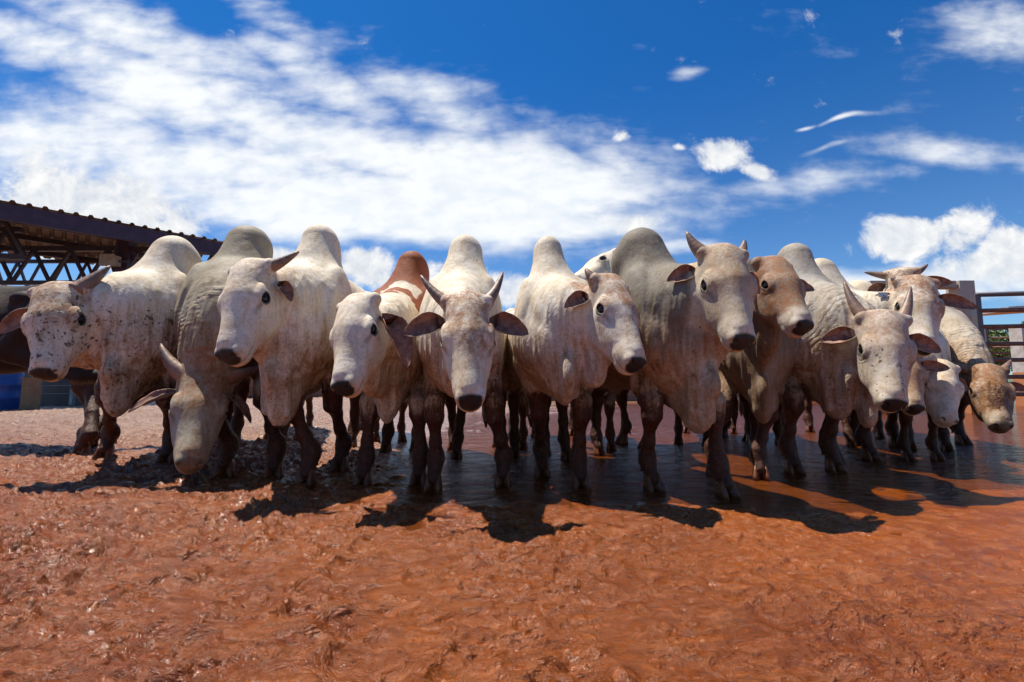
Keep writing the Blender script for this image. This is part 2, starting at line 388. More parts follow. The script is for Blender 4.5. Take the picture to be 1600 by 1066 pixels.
def surface(prims, h):
    lo = np.min([q.lo for q in prims if not q.neg], 0)-3*h; hi = np.max([q.hi for q in prims if not q.neg], 0)+3*h
    n = np.ceil((hi-lo)/h).astype(int)+1
    ax = [lo[i]+h*np.arange(n[i]) for i in range(3)]
    D = np.full(n, 1.0, np.float32)
    for q in prims:
        mg = 0.235
        i0 = np.clip(np.floor((q.lo-mg-lo)/h).astype(int), 0, n); i1 = np.clip(np.ceil((q.hi+mg-lo)/h).astype(int)+1, 0, n)
        s = tuple(slice(a, b) for a, b in zip(i0, i1))
        x = ax[0][s[0]].astype(np.float32)[:, None, None]; y = ax[1][s[1]].astype(np.float32)[None, :, None]; z = ax[2][s[2]].astype(np.float32)[None, None, :]
        e = q.f(x, y, z).astype(np.float32)
        D[s] = smax(D[s], -e, q.k) if q.neg else smin(D[s], e, q.k)
    S = D < 0
    c = np.zeros(n-1, np.uint8)
    for a in (0, 1):
        for b in (0, 1):
            for d in (0, 1):
                c += S[a:n[0]-1+a, b:n[1]-1+b, d:n[2]-1+d]
    act = (c > 0) & (c < 8)
    I = np.argwhere(act); idx = np.full(n-1, -1, np.int32); idx[tuple(I.T)] = np.arange(len(I))
    cor = np.array([(a, b, d) for a in (0, 1) for b in (0, 1) for d in (0, 1)])
    val = np.stack([D[I[:, 0]+a, I[:, 1]+b, I[:, 2]+d] for a, b, d in cor], 1)
    acc = np.zeros((len(I), 3)); cnt = np.zeros(len(I))
    for p in range(8):
        for q_ in range(p+1, 8):
            if np.abs(cor[p]-cor[q_]).sum() != 1: continue
            vp, vq = val[:, p], val[:, q_]; m_ = (vp < 0) != (vq < 0)
            t = np.where(m_, vp/np.where(m_, vp-vq, 1), 0)
            acc += (cor[p]+t[:, None]*(cor[q_]-cor[p]))*m_[:, None]; cnt += m_
    V = lo+h*(I+acc/cnt[:, None])
    Q = []
    for axn in range(3):
        o1, o2 = (axn+1) % 3, (axn+2) % 3
        sl0 = [slice(None)]*3; sl1 = [slice(None)]*3
        sl0[axn] = slice(0, n[axn]-1); sl1[axn] = slice(1, n[axn])
        ch = S[tuple(sl0)] != S[tuple(sl1)]
        E = np.argwhere(ch); E = E[(E[:, o1] > 0) & (E[:, o2] > 0)]
        if not len(E): continue
        u = np.zeros(3, int); u[o1] = 1; w = np.zeros(3, int); w[o2] = 1
        f4 = [idx[tuple((E-a).T)] for a in (u*0, u, u+w, w)]
        q_ = np.stack(f4, 1); ins = S[tuple(E.T)]
        q_ = np.where(ins[:, None], q_, q_[:, ::-1])
        ok = (E[:, o1] < n[o1]-1) & (E[:, o2] < n[o2]-1)
        Q.append(q_[ok])
    Q = np.concatenate(Q); Q = Q[(Q >= 0).all(1)]
    return V, Q
def split_quads(V, Q, sel):
    """1 -> 4 split of the selected quads; the ring round them gets shared midpoints on straight edges"""
    A = Q[sel]; keep = Q[~sel]
    e = np.stack([A, np.roll(A, -1, 1)], 2).reshape(-1, 2); e = np.sort(e, 1)
    ue, inv = np.unique(e, axis=0, return_inverse=True); inv = inv.reshape(-1, 4)
    mid = (V[ue[:, 0]]+V[ue[:, 1]])/2; cen = V[A].mean(1)
    n0 = len(V); m_ = inv+n0; c = np.arange(len(A))+n0+len(mid)
    V2 = np.concatenate([V, mid, cen])
    nq = [np.stack([A[:, i], m_[:, i], c, m_[:, i-1]], 1) for i in range(4)]
    cnt = np.zeros(len(ue), int); np.add.at(cnt, inv.ravel(), 1)
    fixed = np.arange(len(mid))[cnt < 2]+n0
    return V2, np.concatenate([keep]+nq), fixed
def project(prims, V, ids, it=3):
    p = V[ids].copy(); e = 0.0015
    for _ in range(it):
        d = eval_points(prims, p)
        g = np.stack([eval_points(prims, p+e*np.eye(3)[i])-d for i in range(3)], 1)/e
        g2 = (g**2).sum(1)+1e-6
        p -= g*(np.clip(d, -0.006, 0.006)/g2)[:, None]
    V[ids] = p

def bez(p, t):
    t = np.asarray(t)[:, None]
    return (1-t)**3*p[0]+3*(1-t)**2*t*p[1]+3*(1-t)*t*t*p[2]+t**3*p[3]

def cow_geometry(sp):
    s = sp['s']; w = sp.get('w', 1.0); pr = []
    add = pr.append
    def e(c, r, k=0.07, ax=None, neg=False): add(Ell(np.array(c)*s*[1, w, 1], np.array(r)*s*[1, w, 1], ax, k*s, neg))
    # trunk
    bd = sp.get('belly', 1.0)
    e((-0.42, 0, 0.86), (0.52, 0.245, 0.33)); e((-0.68, 0, 0.83), (0.42, 0.265, 0.315*bd))
    e((0.0, 0, 0.82), (0.28, 0.20, 0.32)); e((0.13, 0, 0.76), (0.20, 0.155, 0.25)); bz = sp.get('bz', 0.5)
    e((-1.02, 0, 0.98), (0.27, 0.215, 0.22))
    add(Cap(np.array((-0.15, 0, 1.08))*s, np.array((-1.02, 0, 1.13))*s, 0.080*s, 0.075*s, k=0.12*s))
    for sd in (-1, 1):
        e((0.0, 0.165*sd, 0.93), (0.125, 0.065, 0.235), k=0.09)
        e((0.11, 0.125*sd, 0.77), (0.10, 0.075, 0.13), k=0.06)
        e((0.03, 0.185*sd, 0.82), (0.09, 0.05, 0.11), k=0.05)
        e((-0.93, 0.19*sd, 1.08), (0.07, 0.045, 0.045), k=0.07)
        e((-1.10, 0.135*sd, 0.78), (0.19, 0.095, 0.27), k=0.08)
    # hump
    hh = sp.get('hh', 1.0); hwid = sp.get('hw', 1.0); lean = sp.get('lean', 0.0)
    ht = 1.47; hr = 0.112*hwid
    top = np.array((-0.10-0.05*hwid, lean, ht-hr*0.95))*s
    add(Cap(np.array((-0.03, 0, 0.97))*s, top, 0.168*s, hr*0.97*s, (1, 0, 0), 0.95, k=0.135*s))
    add(Cap(np.array((-0.12, 0, 1.08))*s, top+np.array((-0.08, 0, -0.075))*s*hwid, 0.14*s, hr*0.82*s, (1, 0, 0), 0.85, k=0.08*s))
    add(Ell(top+np.array((-0.05, lean*0.5+0.012*math.sin(sp['seed']*2.3), -0.03-0.02*math.cos(sp['seed']*1.7)))*s, np.array((0.12, 0.085*hwid, 0.10))*s, k=0.05*s))
    # head frame
    a, b, c = sp['ha'], sp['hb'], sp['hc']; o = sp['ho']; hs = sp['hs']
    H = lambda al, be, si: o+(a*al+b*be+c*si)*hs
    Hax = np.array([a, b, c])
    S0 = np.array((0.02, 0, 0.965))*s; S1 = np.array((0.30, 0, 0.93+sp.get('nk', 0.0)))*s
    E1 = H(0.09, -0.125, 0); E0 = H(0.06, -0.13, 0)-(b*0.85-a*0.45)*0.16*s
    B = [S0, S1, E0, E1]; ts = np.linspace(0, 1, 9); pts = bez(B, ts)
    rr = np.interp(ts, [0, 0.3, 0.7, 1], [0.205, 0.170, 0.125, 0.098])*s*sp.get('nr', 1.0)
    for i in range(8):
        add(Cap(pts[i], pts[i+1], rr[i], rr[i+1], (0, 0, 1) if abs((pts[i+1]-pts[i])[2]) < 0.75*np.linalg.norm(pts[i+1]-pts[i]) else b, 0.74*w, k=0.06*s))
    # throat mass & dewlap
    dl = sp.get('dew', 1.0)
    th = H(0.19, -0.185, 0); br = np.array((0.24, 0, bz+0.075))*s; bw = sp.get('bw', 1.0)
    lw = [th]
    for t in (0.78, 0.58, 0.38, 0.2):
        q = bez(B, [t])[0].copy(); q[2] -= (0.125+0.075*dl)*s*(1.35-0.5*t); lw.append(q)
    lw += [np.array((0.29, 0, 0.5*(0.76+bz)))*s, br]
    for i in range(len(lw)-1):
        fl = 0.34 if i > 0 else 0.6
        add(Cap(lw[i], lw[i+1], (0.035 if i == 0 else 0.080)*s, 0.080*s, (0, 0, 1) if i < len(lw)-2 else (1, 0, 0), fl, k=0.07*s))
    for t0, sc_ in ((0.28, 1.0), (0.5, 0.9)):
        q = bez(B, [t0])[0]; low = q.copy(); low[2] -= 0.19*s*sc_
        add(Cap(q, low, 0.12*s*sc_, 0.085*s*sc_, (1, 0, 0), 0.6, k=0.08*s))
    add(Cap(np.array((0.13, 0, 0.78))*s, br+np.array((-0.02, 0, 0.01))*s, 0.15*s, 0.075*s, (1, 0, 0), 0.60*bw, k=0.08*s))
    add(Cap(br+np.array((-0.02, 0, 0.05))*s, np.array((-0.30, 0, 0.62))*s, 0.085*s, 0.09*s, (0, 0, 1), 0.6, k=0.09*s))
    rs = np.random.RandomState(sp['seed'])
    for q_ in range(5):      # hanging pleats of the dewlap
        yy = rs.uniform(-0.045, 0.045); x0 = rs.uniform(0.27, 0.33); zt_ = rs.uniform(0.72, 0.98)
        add(Cap(np.array((x0-0.02, yy, zt_))*s, np.array((x0-0.05, yy*1.4, bz+rs.uniform(0.04, 0.12)))*s, 0.030*s, 0.022*s, k=0.03*s))
    if 'flap' in sp:   # a loose fold of skin hanging under the throat
        f_ = sp['flap']; q0 = bez(B, [f_[0]])[0]; q1 = q0.copy(); q1[2] -= f_[1]*s; q1[:] += a*0.04*s
        add(Cap(q0-np.array((0, 0, 0.08))*s, q1, 0.10*s, 0.075*s, b, 0.45, k=0.05*s))
    # legs
    lg = sp.get('leg', 0.83)
    for i, sd in enumerate((-1, 1)):
        f = sp['ff'][i]
        kn = np.array((0.03, 0.14*sd*w, 0.43))*s; kn[:2] = 0.48*kn[:2]+0.52*(f[:2]+np.array((0.0, 0)));  kn[0] += 0.03*s; kn[2] += f[2]*0.6
        fet = f+np.array((-0.035, 0, 0.145))*s
        P0 = np.array((-0.01, 0.15*sd*w, 0.84))*s; P1 = np.array((-0.07, 0.15*sd*w, 0.68))*s
        ch = [(P0, 0.115), (P1, 0.100), (P1*0.50+kn*0.50, 0.070), (kn+np.array((0.005, 0, 0.03))*s, 0.063), (kn+np.array((0, 0, -0.04))*s, 0.058),
              (kn*0.72+fet*0.28, 0.038), (kn*0.35+fet*0.65, 0.036), (fet+np.array((0, 0, 0.03))*s, 0.047), (fet, 0.050), (f+np.array((0.012, 0, 0.06))*s, 0.044)]
        for (p0, r0), (p1, r1) in zip(ch[:-1], ch[1:]): add(Cap(p0, p1, r0*s*lg, r1*s*lg, k=0.03*s))
        f = sp['hf'][i]
        st = np.array((-0.90, 0.17*sd*w, 0.70))*s; hk = np.array((-1.19, 0.145*sd*w, 0.47))*s; hk[:2] += (f[:2]-np.array((-1.12, 0.15*sd))*s)*0.5
        hip = np.array((-1.04, 0.14*sd*w, 0.92))*s; fet = f+np.array((-0.04, 0, 0.145))*s
        ch = [(hip, 0.16), (st, 0.125), ((st+hk)/2, 0.085), (hk+np.array((0.01, 0, 0.02))*s, 0.056), (hk+np.array((0.01, 0, -0.05))*s, 0.054),
              (hk*0.4+fet*0.6, 0.040), (fet, 0.050), (f+np.array((0.01, 0, 0.06))*s, 0.044)]
        for (p0, r0), (p1, r1) in zip(ch[:-1], ch[1:]): add(Cap(p0, p1, r0*s*lg, r1*s*lg, k=0.035*s))
        add(Cap(hk+np.array((-0.02, 0, 0.03))*s, np.array((-1.22, 0.12*sd*w, 0.72))*s, 0.026*s, 0.05*s, k=0.05*s))
    # tail
    tl = [] if sp.get('notail') else [(-1.26, 0, 1.08), (-1.33, 0, 1.0), (-1.34, 0.01, 0.75), (-1.32, 0.02, 0.50)]
    for i in range(len(tl)-1): add(Cap(np.array(tl[i])*s, np.array(tl[i+1])*s, (0.034, 0.024, 0.018)[i]*s, (0.024, 0.018, 0.016)[i]*s, k=0.03*s))
    # ---- head
    fw = sp.get('face', 1.0)
    def he(cc, r, k=0.03, neg=False, tilt=None):
        A = Hax if tilt is None else tilt
        add(Ell(H(*cc), np.array(r)*hs, A, k*hs, neg))
    def hc(p0, p1, r0, r1, flat=1.0, k=0.03, neg=False): add(Cap(H(*p0), H(*p1), r0*hs, r1*hs, b, flat, k*hs, neg))
    he((0.085, -0.085, 0), (0.105, 0.095, 0.100*fw)); he((0.035, -0.055, 0), (0.05, 0.060, 0.088*fw), 0.05)
    he((0.14, -0.032, 0), (0.135, 0.042+0.012*sp.get('conv', 1), 0.080*fw), 0.04)
    for sd in (-1, 1):
        he((0.215, -0.138, 0.054*sd*fw), (0.120, 0.088, 0.042), 0.03)
        hc((0.275, -0.062, 0.096*sd*fw), (0.375, -0.080, 0.076*sd), 0.016, 0.012, 1, 0.035, True)
        hc((0.20, -0.10, 0.060*sd*fw), (0.40, -0.092, 0.030*sd), 0.034, 0.026, 1, 0.05)
        he((0.185, -0.055, 0.078*sd*fw), (0.050, 0.036, 0.030), 0.035)
        hc((0.22, -0.075, 0.078*sd*fw), (0.35, -0.088, 0.052*sd*fw), 0.026, 0.020, 1, 0.04)
        hc((0.005, -0.055, 0.055*sd*fw), (-0.002, -0.055, 0.092*sd*fw), 0.040, 0.034, 1, 0.03)
    hc((0.20, -0.060, 0), (0.43, -0.066, 0), 0.081*fw, 0.050, 1.0, 0.05)
    hc((0.20, -0.025, 0), (0.43, -0.030, 0), 0.034, 0.030, 1.0, 0.04)
    hc((0.19, -0.175, 0), (0.33, -0.145, 0), 0.060, 0.050, 1.0, 0.06)
    hc((0.33, -0.140, 0), (0.450, -0.108, 0), 0.050, 0.036, 1.15, 0.04)
    he((0.432, -0.070, 0), (0.070, 0.048, 0.051), 0.045)
    he((0.472, -0.058, 0), (0.034, 0.042, 0.048), 0.020)
    he((0.120, -0.010, 0), (0.11, 0.022, 0.030), 0.04); he((-0.005, -0.05, 0), (0.035, 0.045, 0.06), 0.04)
    he((0.462, -0.112, 0), (0.040, 0.026, 0.044), 0.025)
    for sd in (-1, 1):
        he((0.470, -0.042, 0.034*sd), (0.032, 0.022, 0.022), 0.014)
        he((0.502, -0.038, 0.038*sd), (0.017, 0.013, 0.011), 0.008, True)
        ey = nrm(b*0.42+c*sd*0.9); ea = nrm(a*0.93+b*0.30); 
        ea = nrm(ea-ey*ea.dot(ey)); eb = np.cross(ey, ea)
        he((0.196, -0.058, 0.095*sd*fw), (0.046, 0.040, 0.022), 0.018)
        he((0.168, -0.036, 0.094*sd*fw), (0.042, 0.019, 0.022), 0.011)
        he((0.226, -0.066, 0.096*sd*fw), (0.022, 0.026, 0.012), 0.012)
        add(Ell(H(0.198, -0.0560, 0.109*sd*fw), np.array((0.0310, 0.0168, 0.026))*hs, np.array([ea, eb, ey]), 0.006*hs, True))
    V, Q = surface(pr, sp['h'])
    # finer head
    def hl(p):
        r = (p-o)/hs; return r@a, r@b, r@c
    hp = [q for q in pr if np.all(q.hi > o-0.75) and np.all(q.lo < o+0.75)]
    for lv in range(sp.get('ref', 1)):
        cen = V[Q].mean(1); la, lb, lc = hl(cen)
        sel = (la > -0.12) & (la < 0.60) & (lb > -0.26) & (lb < 0.12) & (np.abs(lc) < 0.20)
        if lv == 1: sel &= (lb > -0.20) & (la > 0.10)
        V, Q, fixed = split_quads(V, Q, sel)
        ids = np.setdiff1d(np.unique(Q[len(Q)-4*sel.sum():]), fixed)
        project(hp, V, ids)
    # ---- masks
    x, y, z = V.T; la, lb, lc = hl(V)
    jl = np.interp(la, [0.0, 0.12, 0.25, 0.40, 0.5], [-0.17, -0.225, -0.225, -0.19, -0.16])
    inh = sstep(la, -0.10, -0.05)*sstep(la, 0.60, 0.56)*sstep(lb, jl-0.035, jl+0.015)*sstep(lb, 0.12, 0.10)*sstep(np.abs(lc), 0.165, 0.135)
    inhead = inh > 0.5
    zz = z/s
    nz = fbm(x*3+sp['seed'], y*3, z*3)
    legz = sstep(zz, sp.get('mudtop', 0.72), 0.40)
    mud = np.maximum(legz*1.0, 0.54*sstep(zz, 1.08, 0.58)*sp.get('dirt', 1.0))  # lower trunk: real dirt, plus the warm shade of the chest put into colour
    mud += 0.25*nz*sstep(zz, 1.2, 0.7)
    ld = np.full(len(V), 9.0)
    for i in (0, 1):
        for ft, tp_, kk in ((sp['ff'][i], np.array((-0.04, 0.15*(2*i-1)*w, 0.75))*s, None), (sp['hf'][i], np.array((-1.0, 0.16*(2*i-1)*w, 0.75))*s, None)):
            t = np.clip(z/(0.75*s), 0, 1); cx_ = ft[0]+(tp_[0]-ft[0])*t; cy_ = ft[1]+(tp_[1]-ft[1])*t
            ld = np.minimum(ld, np.hypot(x-cx_, y-cy_))
    legm = np.maximum(sstep(ld/s, 0.17, 0.09), sstep(-x/s, 0.6, 0.8)*sstep(zz, 0.62, 0.5))
    legm = np.where(zz < 0.30, 1.0, legm)
    mud = np.where(mud > 0.42, 0.42+(mud-0.42)*legm, mud)
    under = sstep(zz, 0.80, 0.62)*(x/s > -1.2)*(x/s < 0.2)*0.45*min(1, sp.get('dirt', 1.0)); mud = np.maximum(mud, under)  # belly underside: dirt stain that also carries painted shade
    headmud = sp.get('hmud', 0.13)
    mud = mud*(1-inh)+inh*headmud*(0.6+0.8*fbm(la*9+sp['seed'], lb*9, lc*9))
    mud = np.clip(mud, 0, 1)
    # muzzle pad and nostrils
    pad = sstep(la+0.30*(lb+0.05)+0.008*nz, 0.478, 0.490)*sstep(lb, -0.098, -0.090)*sstep(np.abs(lc)+0.006*nz, 0.050, 0.042)
    nos = np.minimum(1, sum(np.exp(-(((la-0.500)/0.020)**2+((lb+0.030)/0.018)**2+((lc-0.039*q)/0.016)**2)) for q in (-1, 1))*1.3)
    ed = np.minimum(*[np.sqrt((la-0.198)**2+((lb+0.057)*1.45)**2+((lc-0.103*q*fw)*0.8)**2) for q in (-1, 1)])
    ring = sstep(ed, 0.043, 0.032)
    tear = 0.55*np.exp(-((lb+0.045+0.0*la)/0.010)**2)*sstep(la, 0.21, 0.225)*sstep(la, 0.31, 0.25)*sstep(np.abs(lc), 0.05, 0.075)
    mouth = sstep(np.abs(lb+0.096), 0.006, 0.002)*sstep(la, 0.41, 0.44)
    dark = np.clip(np.maximum.reduce([pad*sp.get('pad', 0.97), nos, ring*0.95, tear, mouth*0.40])*inhead, 0, 1)
    tn_ = fbm(la*14+sp['seed'], lb*14, lc*14+3, 4)
    tan = np.clip((np.maximum(sstep(la, 0.15, 0.0), 0.75*sstep(la, 0.36, 0.12)*sstep(lb, -0.07, -0.01))+0.7*tn_)*1.5, 0, 1)*inhead*sp.get('tan', 0.7)
    if sp.get('tanface'): tan = np.maximum(tan, inhead*sp['tanface']*sstep(la, 0.44, 0.34))
    W_, Gy = np.array(sp.get('col', (0.88, 0.80, 0.66))), np.array(sp.get('col2', (0.66, 0.59, 0.47)))
    gm = sstep(zz, 0.95, 1.25)*0.45+0.25*nz+0.15
    gm = gm+sp.get('neckgrey', 0.0)*sstep(x/s, -0.50, -0.10)*sstep(zz, 0.6, 0.95); gm = np.clip(gm, 0, 1)*(1-inh)+inh*(0.1+0.2*nz)
    base = W_[None]*(1-np.clip(gm, 0, 1)[:, None])+Gy[None]*np.clip(gm, 0, 1)[:, None]
    if 'patch' in sp:      # red-brown saddle over hump and shoulder, jagged edge
        pn = fbm(x*7+3, y*7, z*7, 5)
        pm = sstep((zz-0.90-np.maximum(0, -x/s-0.25)*1.5-np.maximum(0, x/s-0.10)*1.6)+0.34*pn, -0.010, 0.010)*(~inhead)
        pm = pm*(1-sstep(fbm(x*6+9, y*6, z*4, 4), 0.20, 0.25)*sstep(zz, 1.30, 1.20))
        base = base*(1-pm[:, None])+np.array((0.30, 0.085, 0.028))[None]*pm[:, None]
    if 'patch2' in sp:     # brown blotches on the back
        pn = fbm(x*5+sp['seed'], y*5, z*5, 4)
        pm = sstep(pn+0.5*sstep(-x/s, 0.2, 0.45)*sstep(zz, 0.9, 1.1), 0.30, 0.42)*sstep(zz, 0.8, 1.0)*sstep(-x/s, 0.15, 0.3)
        base = base*(1-0.8*pm[:, None])+np.array((0.33, 0.17, 0.09))[None]*0.8*pm[:, None]
    wm = sstep(la, 0.36, 0.42)*inhead*0.6*sp.get('wmuz', 0.6)
    base = base*(1-wm[:, None])+np.array((0.74, 0.68, 0.60))[None]*wm[:, None]
    
    # crease length along neck
    cp = bez(B, np.linspace(0, 1, 40)); seg = np.concatenate([[0], np.cumsum(np.linalg.norm(np.diff(cp, axis=0), axis=1))])
    fold = np.zeros(len(V)); dist = np.full(len(V), 9.0)
    for i in range(39):
        dd = cp[i+1]-cp[i]; L2 = dd.dot(dd); t = np.clip(((V-cp[i])@dd)/L2, 0, 1)
        q = np.linalg.norm(V-cp[i]-t[:, None]*dd, axis=1); m_ = q < dist
        dist[m_] = q[m_]; fold[m_] = (seg[i]+t*(seg[i+1]-seg[i]))[m_]
    tn = fold/seg[-1]
    fm = sstep(tn, 0.12, 0.35)*sstep(dist, 0.34*s, 0.22*s)*(~inhead)*sp.get('crease', 0.6)
    em = inhead*sstep(ed, 0.028, 0.040)*sstep(ed, 0.085, 0.060)*0.55*sp.get('crease', 0.6)
    fold = np.where(inhead, ed*1.6, fold); fm = np.where(inhead, em, fm)
    spot = np.clip(sp.get('spot', 0.35)*(0.35+sstep(zz, 1.15, 0.75))+0.2*nz, 0, 1)
    e1 = V[Q[:, 2]]-V[Q[:, 0]]; e2 = V[Q[:, 3]]-V[Q[:, 1]]; fn = np.cross(e1, e2); vn = np.zeros_like(V)
    for k_ in range(4): np.add.at(vn, Q[:, k_], fn)
    vn /= np.linalg.norm(vn, axis=1)[:, None]+1e-9
    sd_ = sp['seed']*3.1
    pl = 1-np.abs(fbm(x*9+sd_, y*15, z*1.8, 3))*2.2
    zone = sstep(x/s, -0.20, 0.05)*sstep(zz, 0.45, 0.55)*sstep(zz, 1.12, 0.95)*(1-inh)
    rib = np.sin(x/s*48+2*fbm(x*3, y*3, z*3+sd_))*sstep(-x/s, 0.22, 0.35)*sstep(-x/s, 0.95, 0.75)*sstep(zz, 0.62, 0.75)*sstep(zz, 1.12, 1.0)
    lump = fbm(x*7+sd_, y*7, z*5, 3); lg2 = fbm(x*26, y*26, z*20+sd_, 3)*sstep(zz, 0.6, 0.4)
    dsp = (0.0115*pl*zone+0.0035*rib+0.0060*lump*(1-inh)+0.0040*lg2*(1-inh))*s
    V = V+vn*dsp[:, None]
    return dict(V=V.astype(np.float32), Q=Q, base=base, mask=np.stack([mud, dark, tan], 1), fold=np.stack([fold, fm, spot], 1))

def ear_mesh(L, W, cup, droop, curl, mats, name, parent, base, d, n, flip):
    d = nrm(d); n = nrm(np.array(n)-d*np.dot(n, d)); sd = np.cross(d, n)
    NU, NV = 16, 11; v = []; 
    us = np.linspace(0, 1, NU); wt = np.interp(us, [0, .10, .30, .5, .7, .86, .95, 1], [.20, .46, .94, 1, .82, .52, .27, .03])*W
    cen = np.array(base, float).copy(); dd = d.copy(); nn = n.copy(); cs = [cen.copy()]; fr = [(dd.copy(), nn.copy())]
    for i in range(1, NU):
        dd = nrm(dd+np.array((0, 0, -droop/NU))+nn*curl/NU); nn = nrm(nn-dd*nn.dot(dd)); cen = cen+dd*L/(NU-1)
        cs.append(cen.copy()); fr.append((dd.copy(), nn.copy()))
    for side in (0, 1):
        for i in range(NU):
            dd, nn = fr[i]; s2 = np.cross(dd, nn); cu = cup*(1.5-us[i]*0.9)
            for j in range(NV):
                q = -1+2*j/(NV-1); th = q*cu
                rad = wt[i]/max(math.sin(cu) if cu < 1.4 else 1.0, 0.3)
                off = s2*math.sin(th)*rad+nn*(1-math.cos(th))*rad
                tk = 0.0055*(1-0.75*q*q)*(1.6-us[i])+0.0008
                rp = 0.002*math.sin(us[i]*21+q*5)
                v.append(cs[i]+off+(-nn*math.cos(th)+s2*math.sin(th)*1.0)*(tk if side else 0)+nn*rp)
    f = []; fm = []
    n0 = NU*NV
    for i in range(NU-1):
        for j in range(NV-1):
            q = i*NV+j; A = (q, q+1, q+NV+1, q+NV); B_ = tuple(k+n0 for k in A[::-1])
            f += [A, B_]; fm += [1, 0]
    f.append(tuple(3*NV+j for j in range(NV))); fm.append(1)
    rim = [j for j in range(NV)]+[i*NV+NV-1 for i in range(1, NU)]+[(NU-1)*NV+j for j in range(NV-2, -1, -1)]+[i*NV for i in range(NU-2, 0, -1)]
    for k in range(len(rim)):
        p, q = rim[k], rim[(k+1) % len(rim)]; f.append((p, p+n0, q+n0, q)); fm.append(0)
    return link_mesh(name, v, f, mats, parent, True, fm)

def horn_mesh(pts, r0, parent):
    t = np.linspace(0, 1, 12); p = np.array([np.array(q, float) for q in pts])
    cur = (1-t)[:, None]**2*p[0]+2*((1-t)*t)[:, None]*p[1]+(t**2)[:, None]*p[2]
    rad = r0*(1-t)**0.75*0.94+0.005; rad[0] *= 1.12
    mb = MB(); mb.tube(cur, list(rad), 14); o = mb.build('horn', M['horn'], parent, True)
    a = o.data.attributes.new('along', 'FLOAT', 'POINT'); a.data.foreach_set('value', np.repeat(t, 14).astype(np.float32))
    return o
def hoof_mesh(f, s, parent, m_, splay=0.0):
    mb = MB()
    for sd in (-1, 1):
        secs = [(0.100, -0.004, 0.040, 0.024, 0.020), (0.070, 0.004, 0.046, 0.028, 0.023), (0.035, 0.016, 0.055, 0.031, 0.027), (-0.012, 0.030, 0.066, 0.033, 0.031)]
        v = []; n = 12
        for (z, cx, rx, ry, cy) in secs:
            for k in range(n):
                t = 2*math.pi*k/n; ex = math.cos(t)
                v.append((f[0]+s*(cx+rx*ex), f[1]+s*(sd*(cy+splay*max(0, ex)*0.02)+ry*math.sin(t)*(1-0.35*max(0, ex))), f[2]+s*z))
        fc = [(i*n+k, i*n+(k+1) % n, (i+1)*n+(k+1) % n, (i+1)*n+k) for i in range(3) for k in range(n)]
        fc = [q[::-1] for q in fc]; fc += [tuple(range(n)), tuple(range(3*n, 4*n))[::-1]]
        mb.add(v, fc)
    for sd in (-1, 1):      # dew claws
        mb.tube([(f[0]-0.062*s, f[1]+sd*0.022*s, f[2]+0.14*s), (f[0]-0.082*s, f[1]+sd*0.024*s, f[2]+0.105*s)], [0.016*s, 0.007*s], 8)
    return mb.build('hoof', m_, parent, True)

def prep(sp):
    hx, hy, Yh = sp['hump']; hw_ = P(hx, hy, Yh)
    psi = math.radians(sp['yaw'])+math.atan2(800-hx, F)
    rz = psi-math.pi/2; fw = np.array([math.cos(rz), math.sin(rz), 0]); lf = np.array([-fw[1], fw[0], 0])
    gz = float(zg(hw_[0], hw_[1])); s = (hw_[2]-gz)/1.47
    s = sp.get('sc', s); root = np.array([hw_[0], hw_[1], 0])+fw*0.12*s; root[2] = gz
    R = np.array([fw, lf, (0, 0, 1)])
    L = lambda p: R@(np.asarray(p, float)-root)
    sp.update(s=s, root=root, rz=rz)
    if 'br' in sp: sp['bz'] = (CH-(sp['br']-600)/F*(Yh-0.33)-gz)/s
    hd = sp['head']; Yp = hd[2]; hs = s*sp.get('hsz', 1.0); Ln = 0.505*hs
    poll = P(hd[0], hd[1], Yp)
    best = None; Ys = np.linspace(Yp-0.6*hs, Yp+0.5*hs, 500)
    ds = [np.linalg.norm(P(hd[3], hd[4], Ym)-poll) for Ym in Ys]; im = int(np.argmin(ds))
    for i_ in (range(im, 500) if sp.get('far') else range(0, im+1)):
        q = P(hd[3], hd[4], Ys[i_]); er = abs(ds[i_]-Ln)
        if best is None or er < best[0]: best = (er, q)
    sp['err'] = best[0]
    a = nrm(best[1]-poll)
    ps = math.radians(hd[5])+math.atan2(800-hd[0], F)
    n0 = np.array([math.sin(ps), -math.cos(ps), 0.25]); b = nrm(n0-a*a.dot(n0)); c = np.cross(b, a)
    # c should be the animal's left when positive
    if sp.get('roll'):
        r = math.radians(sp['roll']); b, c = b*math.cos(r)+c*math.sin(r), c*math.cos(r)-b*math.sin(r)
    sp['ha'], sp['hb'], sp['hc'] = R@a, R@b, R@c
    sp['ho'] = L(poll); sp['hs'] = hs
    ff = []
    for i, sd in enumerate((-1, 1)):
        q = sp['feet'][i] if sp.get('feet') else None
        if q is None:
            p = np.array((0.0+random.uniform(-.06, .08), 0.14*sd, 0))*s
        else:
            p = L(G(*q)); 
        wpt = root+fw*p[0]+lf*p[1]; p[2] = float(zg(wpt[0], wpt[1]))-root[2] if q is None else p[2]
        ff.append(p)
    sp['ff'] = ff; hf = []
    for i, sd in enumerate((-1, 1)):
        q = (sp.get('hfeet') or (None, None))[i]
        p = L(G(*q)) if q else np.array((-1.10+random.uniform(-.12, .16), 0.15*sd+random.uniform(-.03, .03), 0))*s
        if not q: wpt = root+fw*p[0]+lf*p[1]; p[2] = float(zg(wpt[0], wpt[1]))-root[2]
        hf.append(p)
    sp['hf'] = hf
    return sp

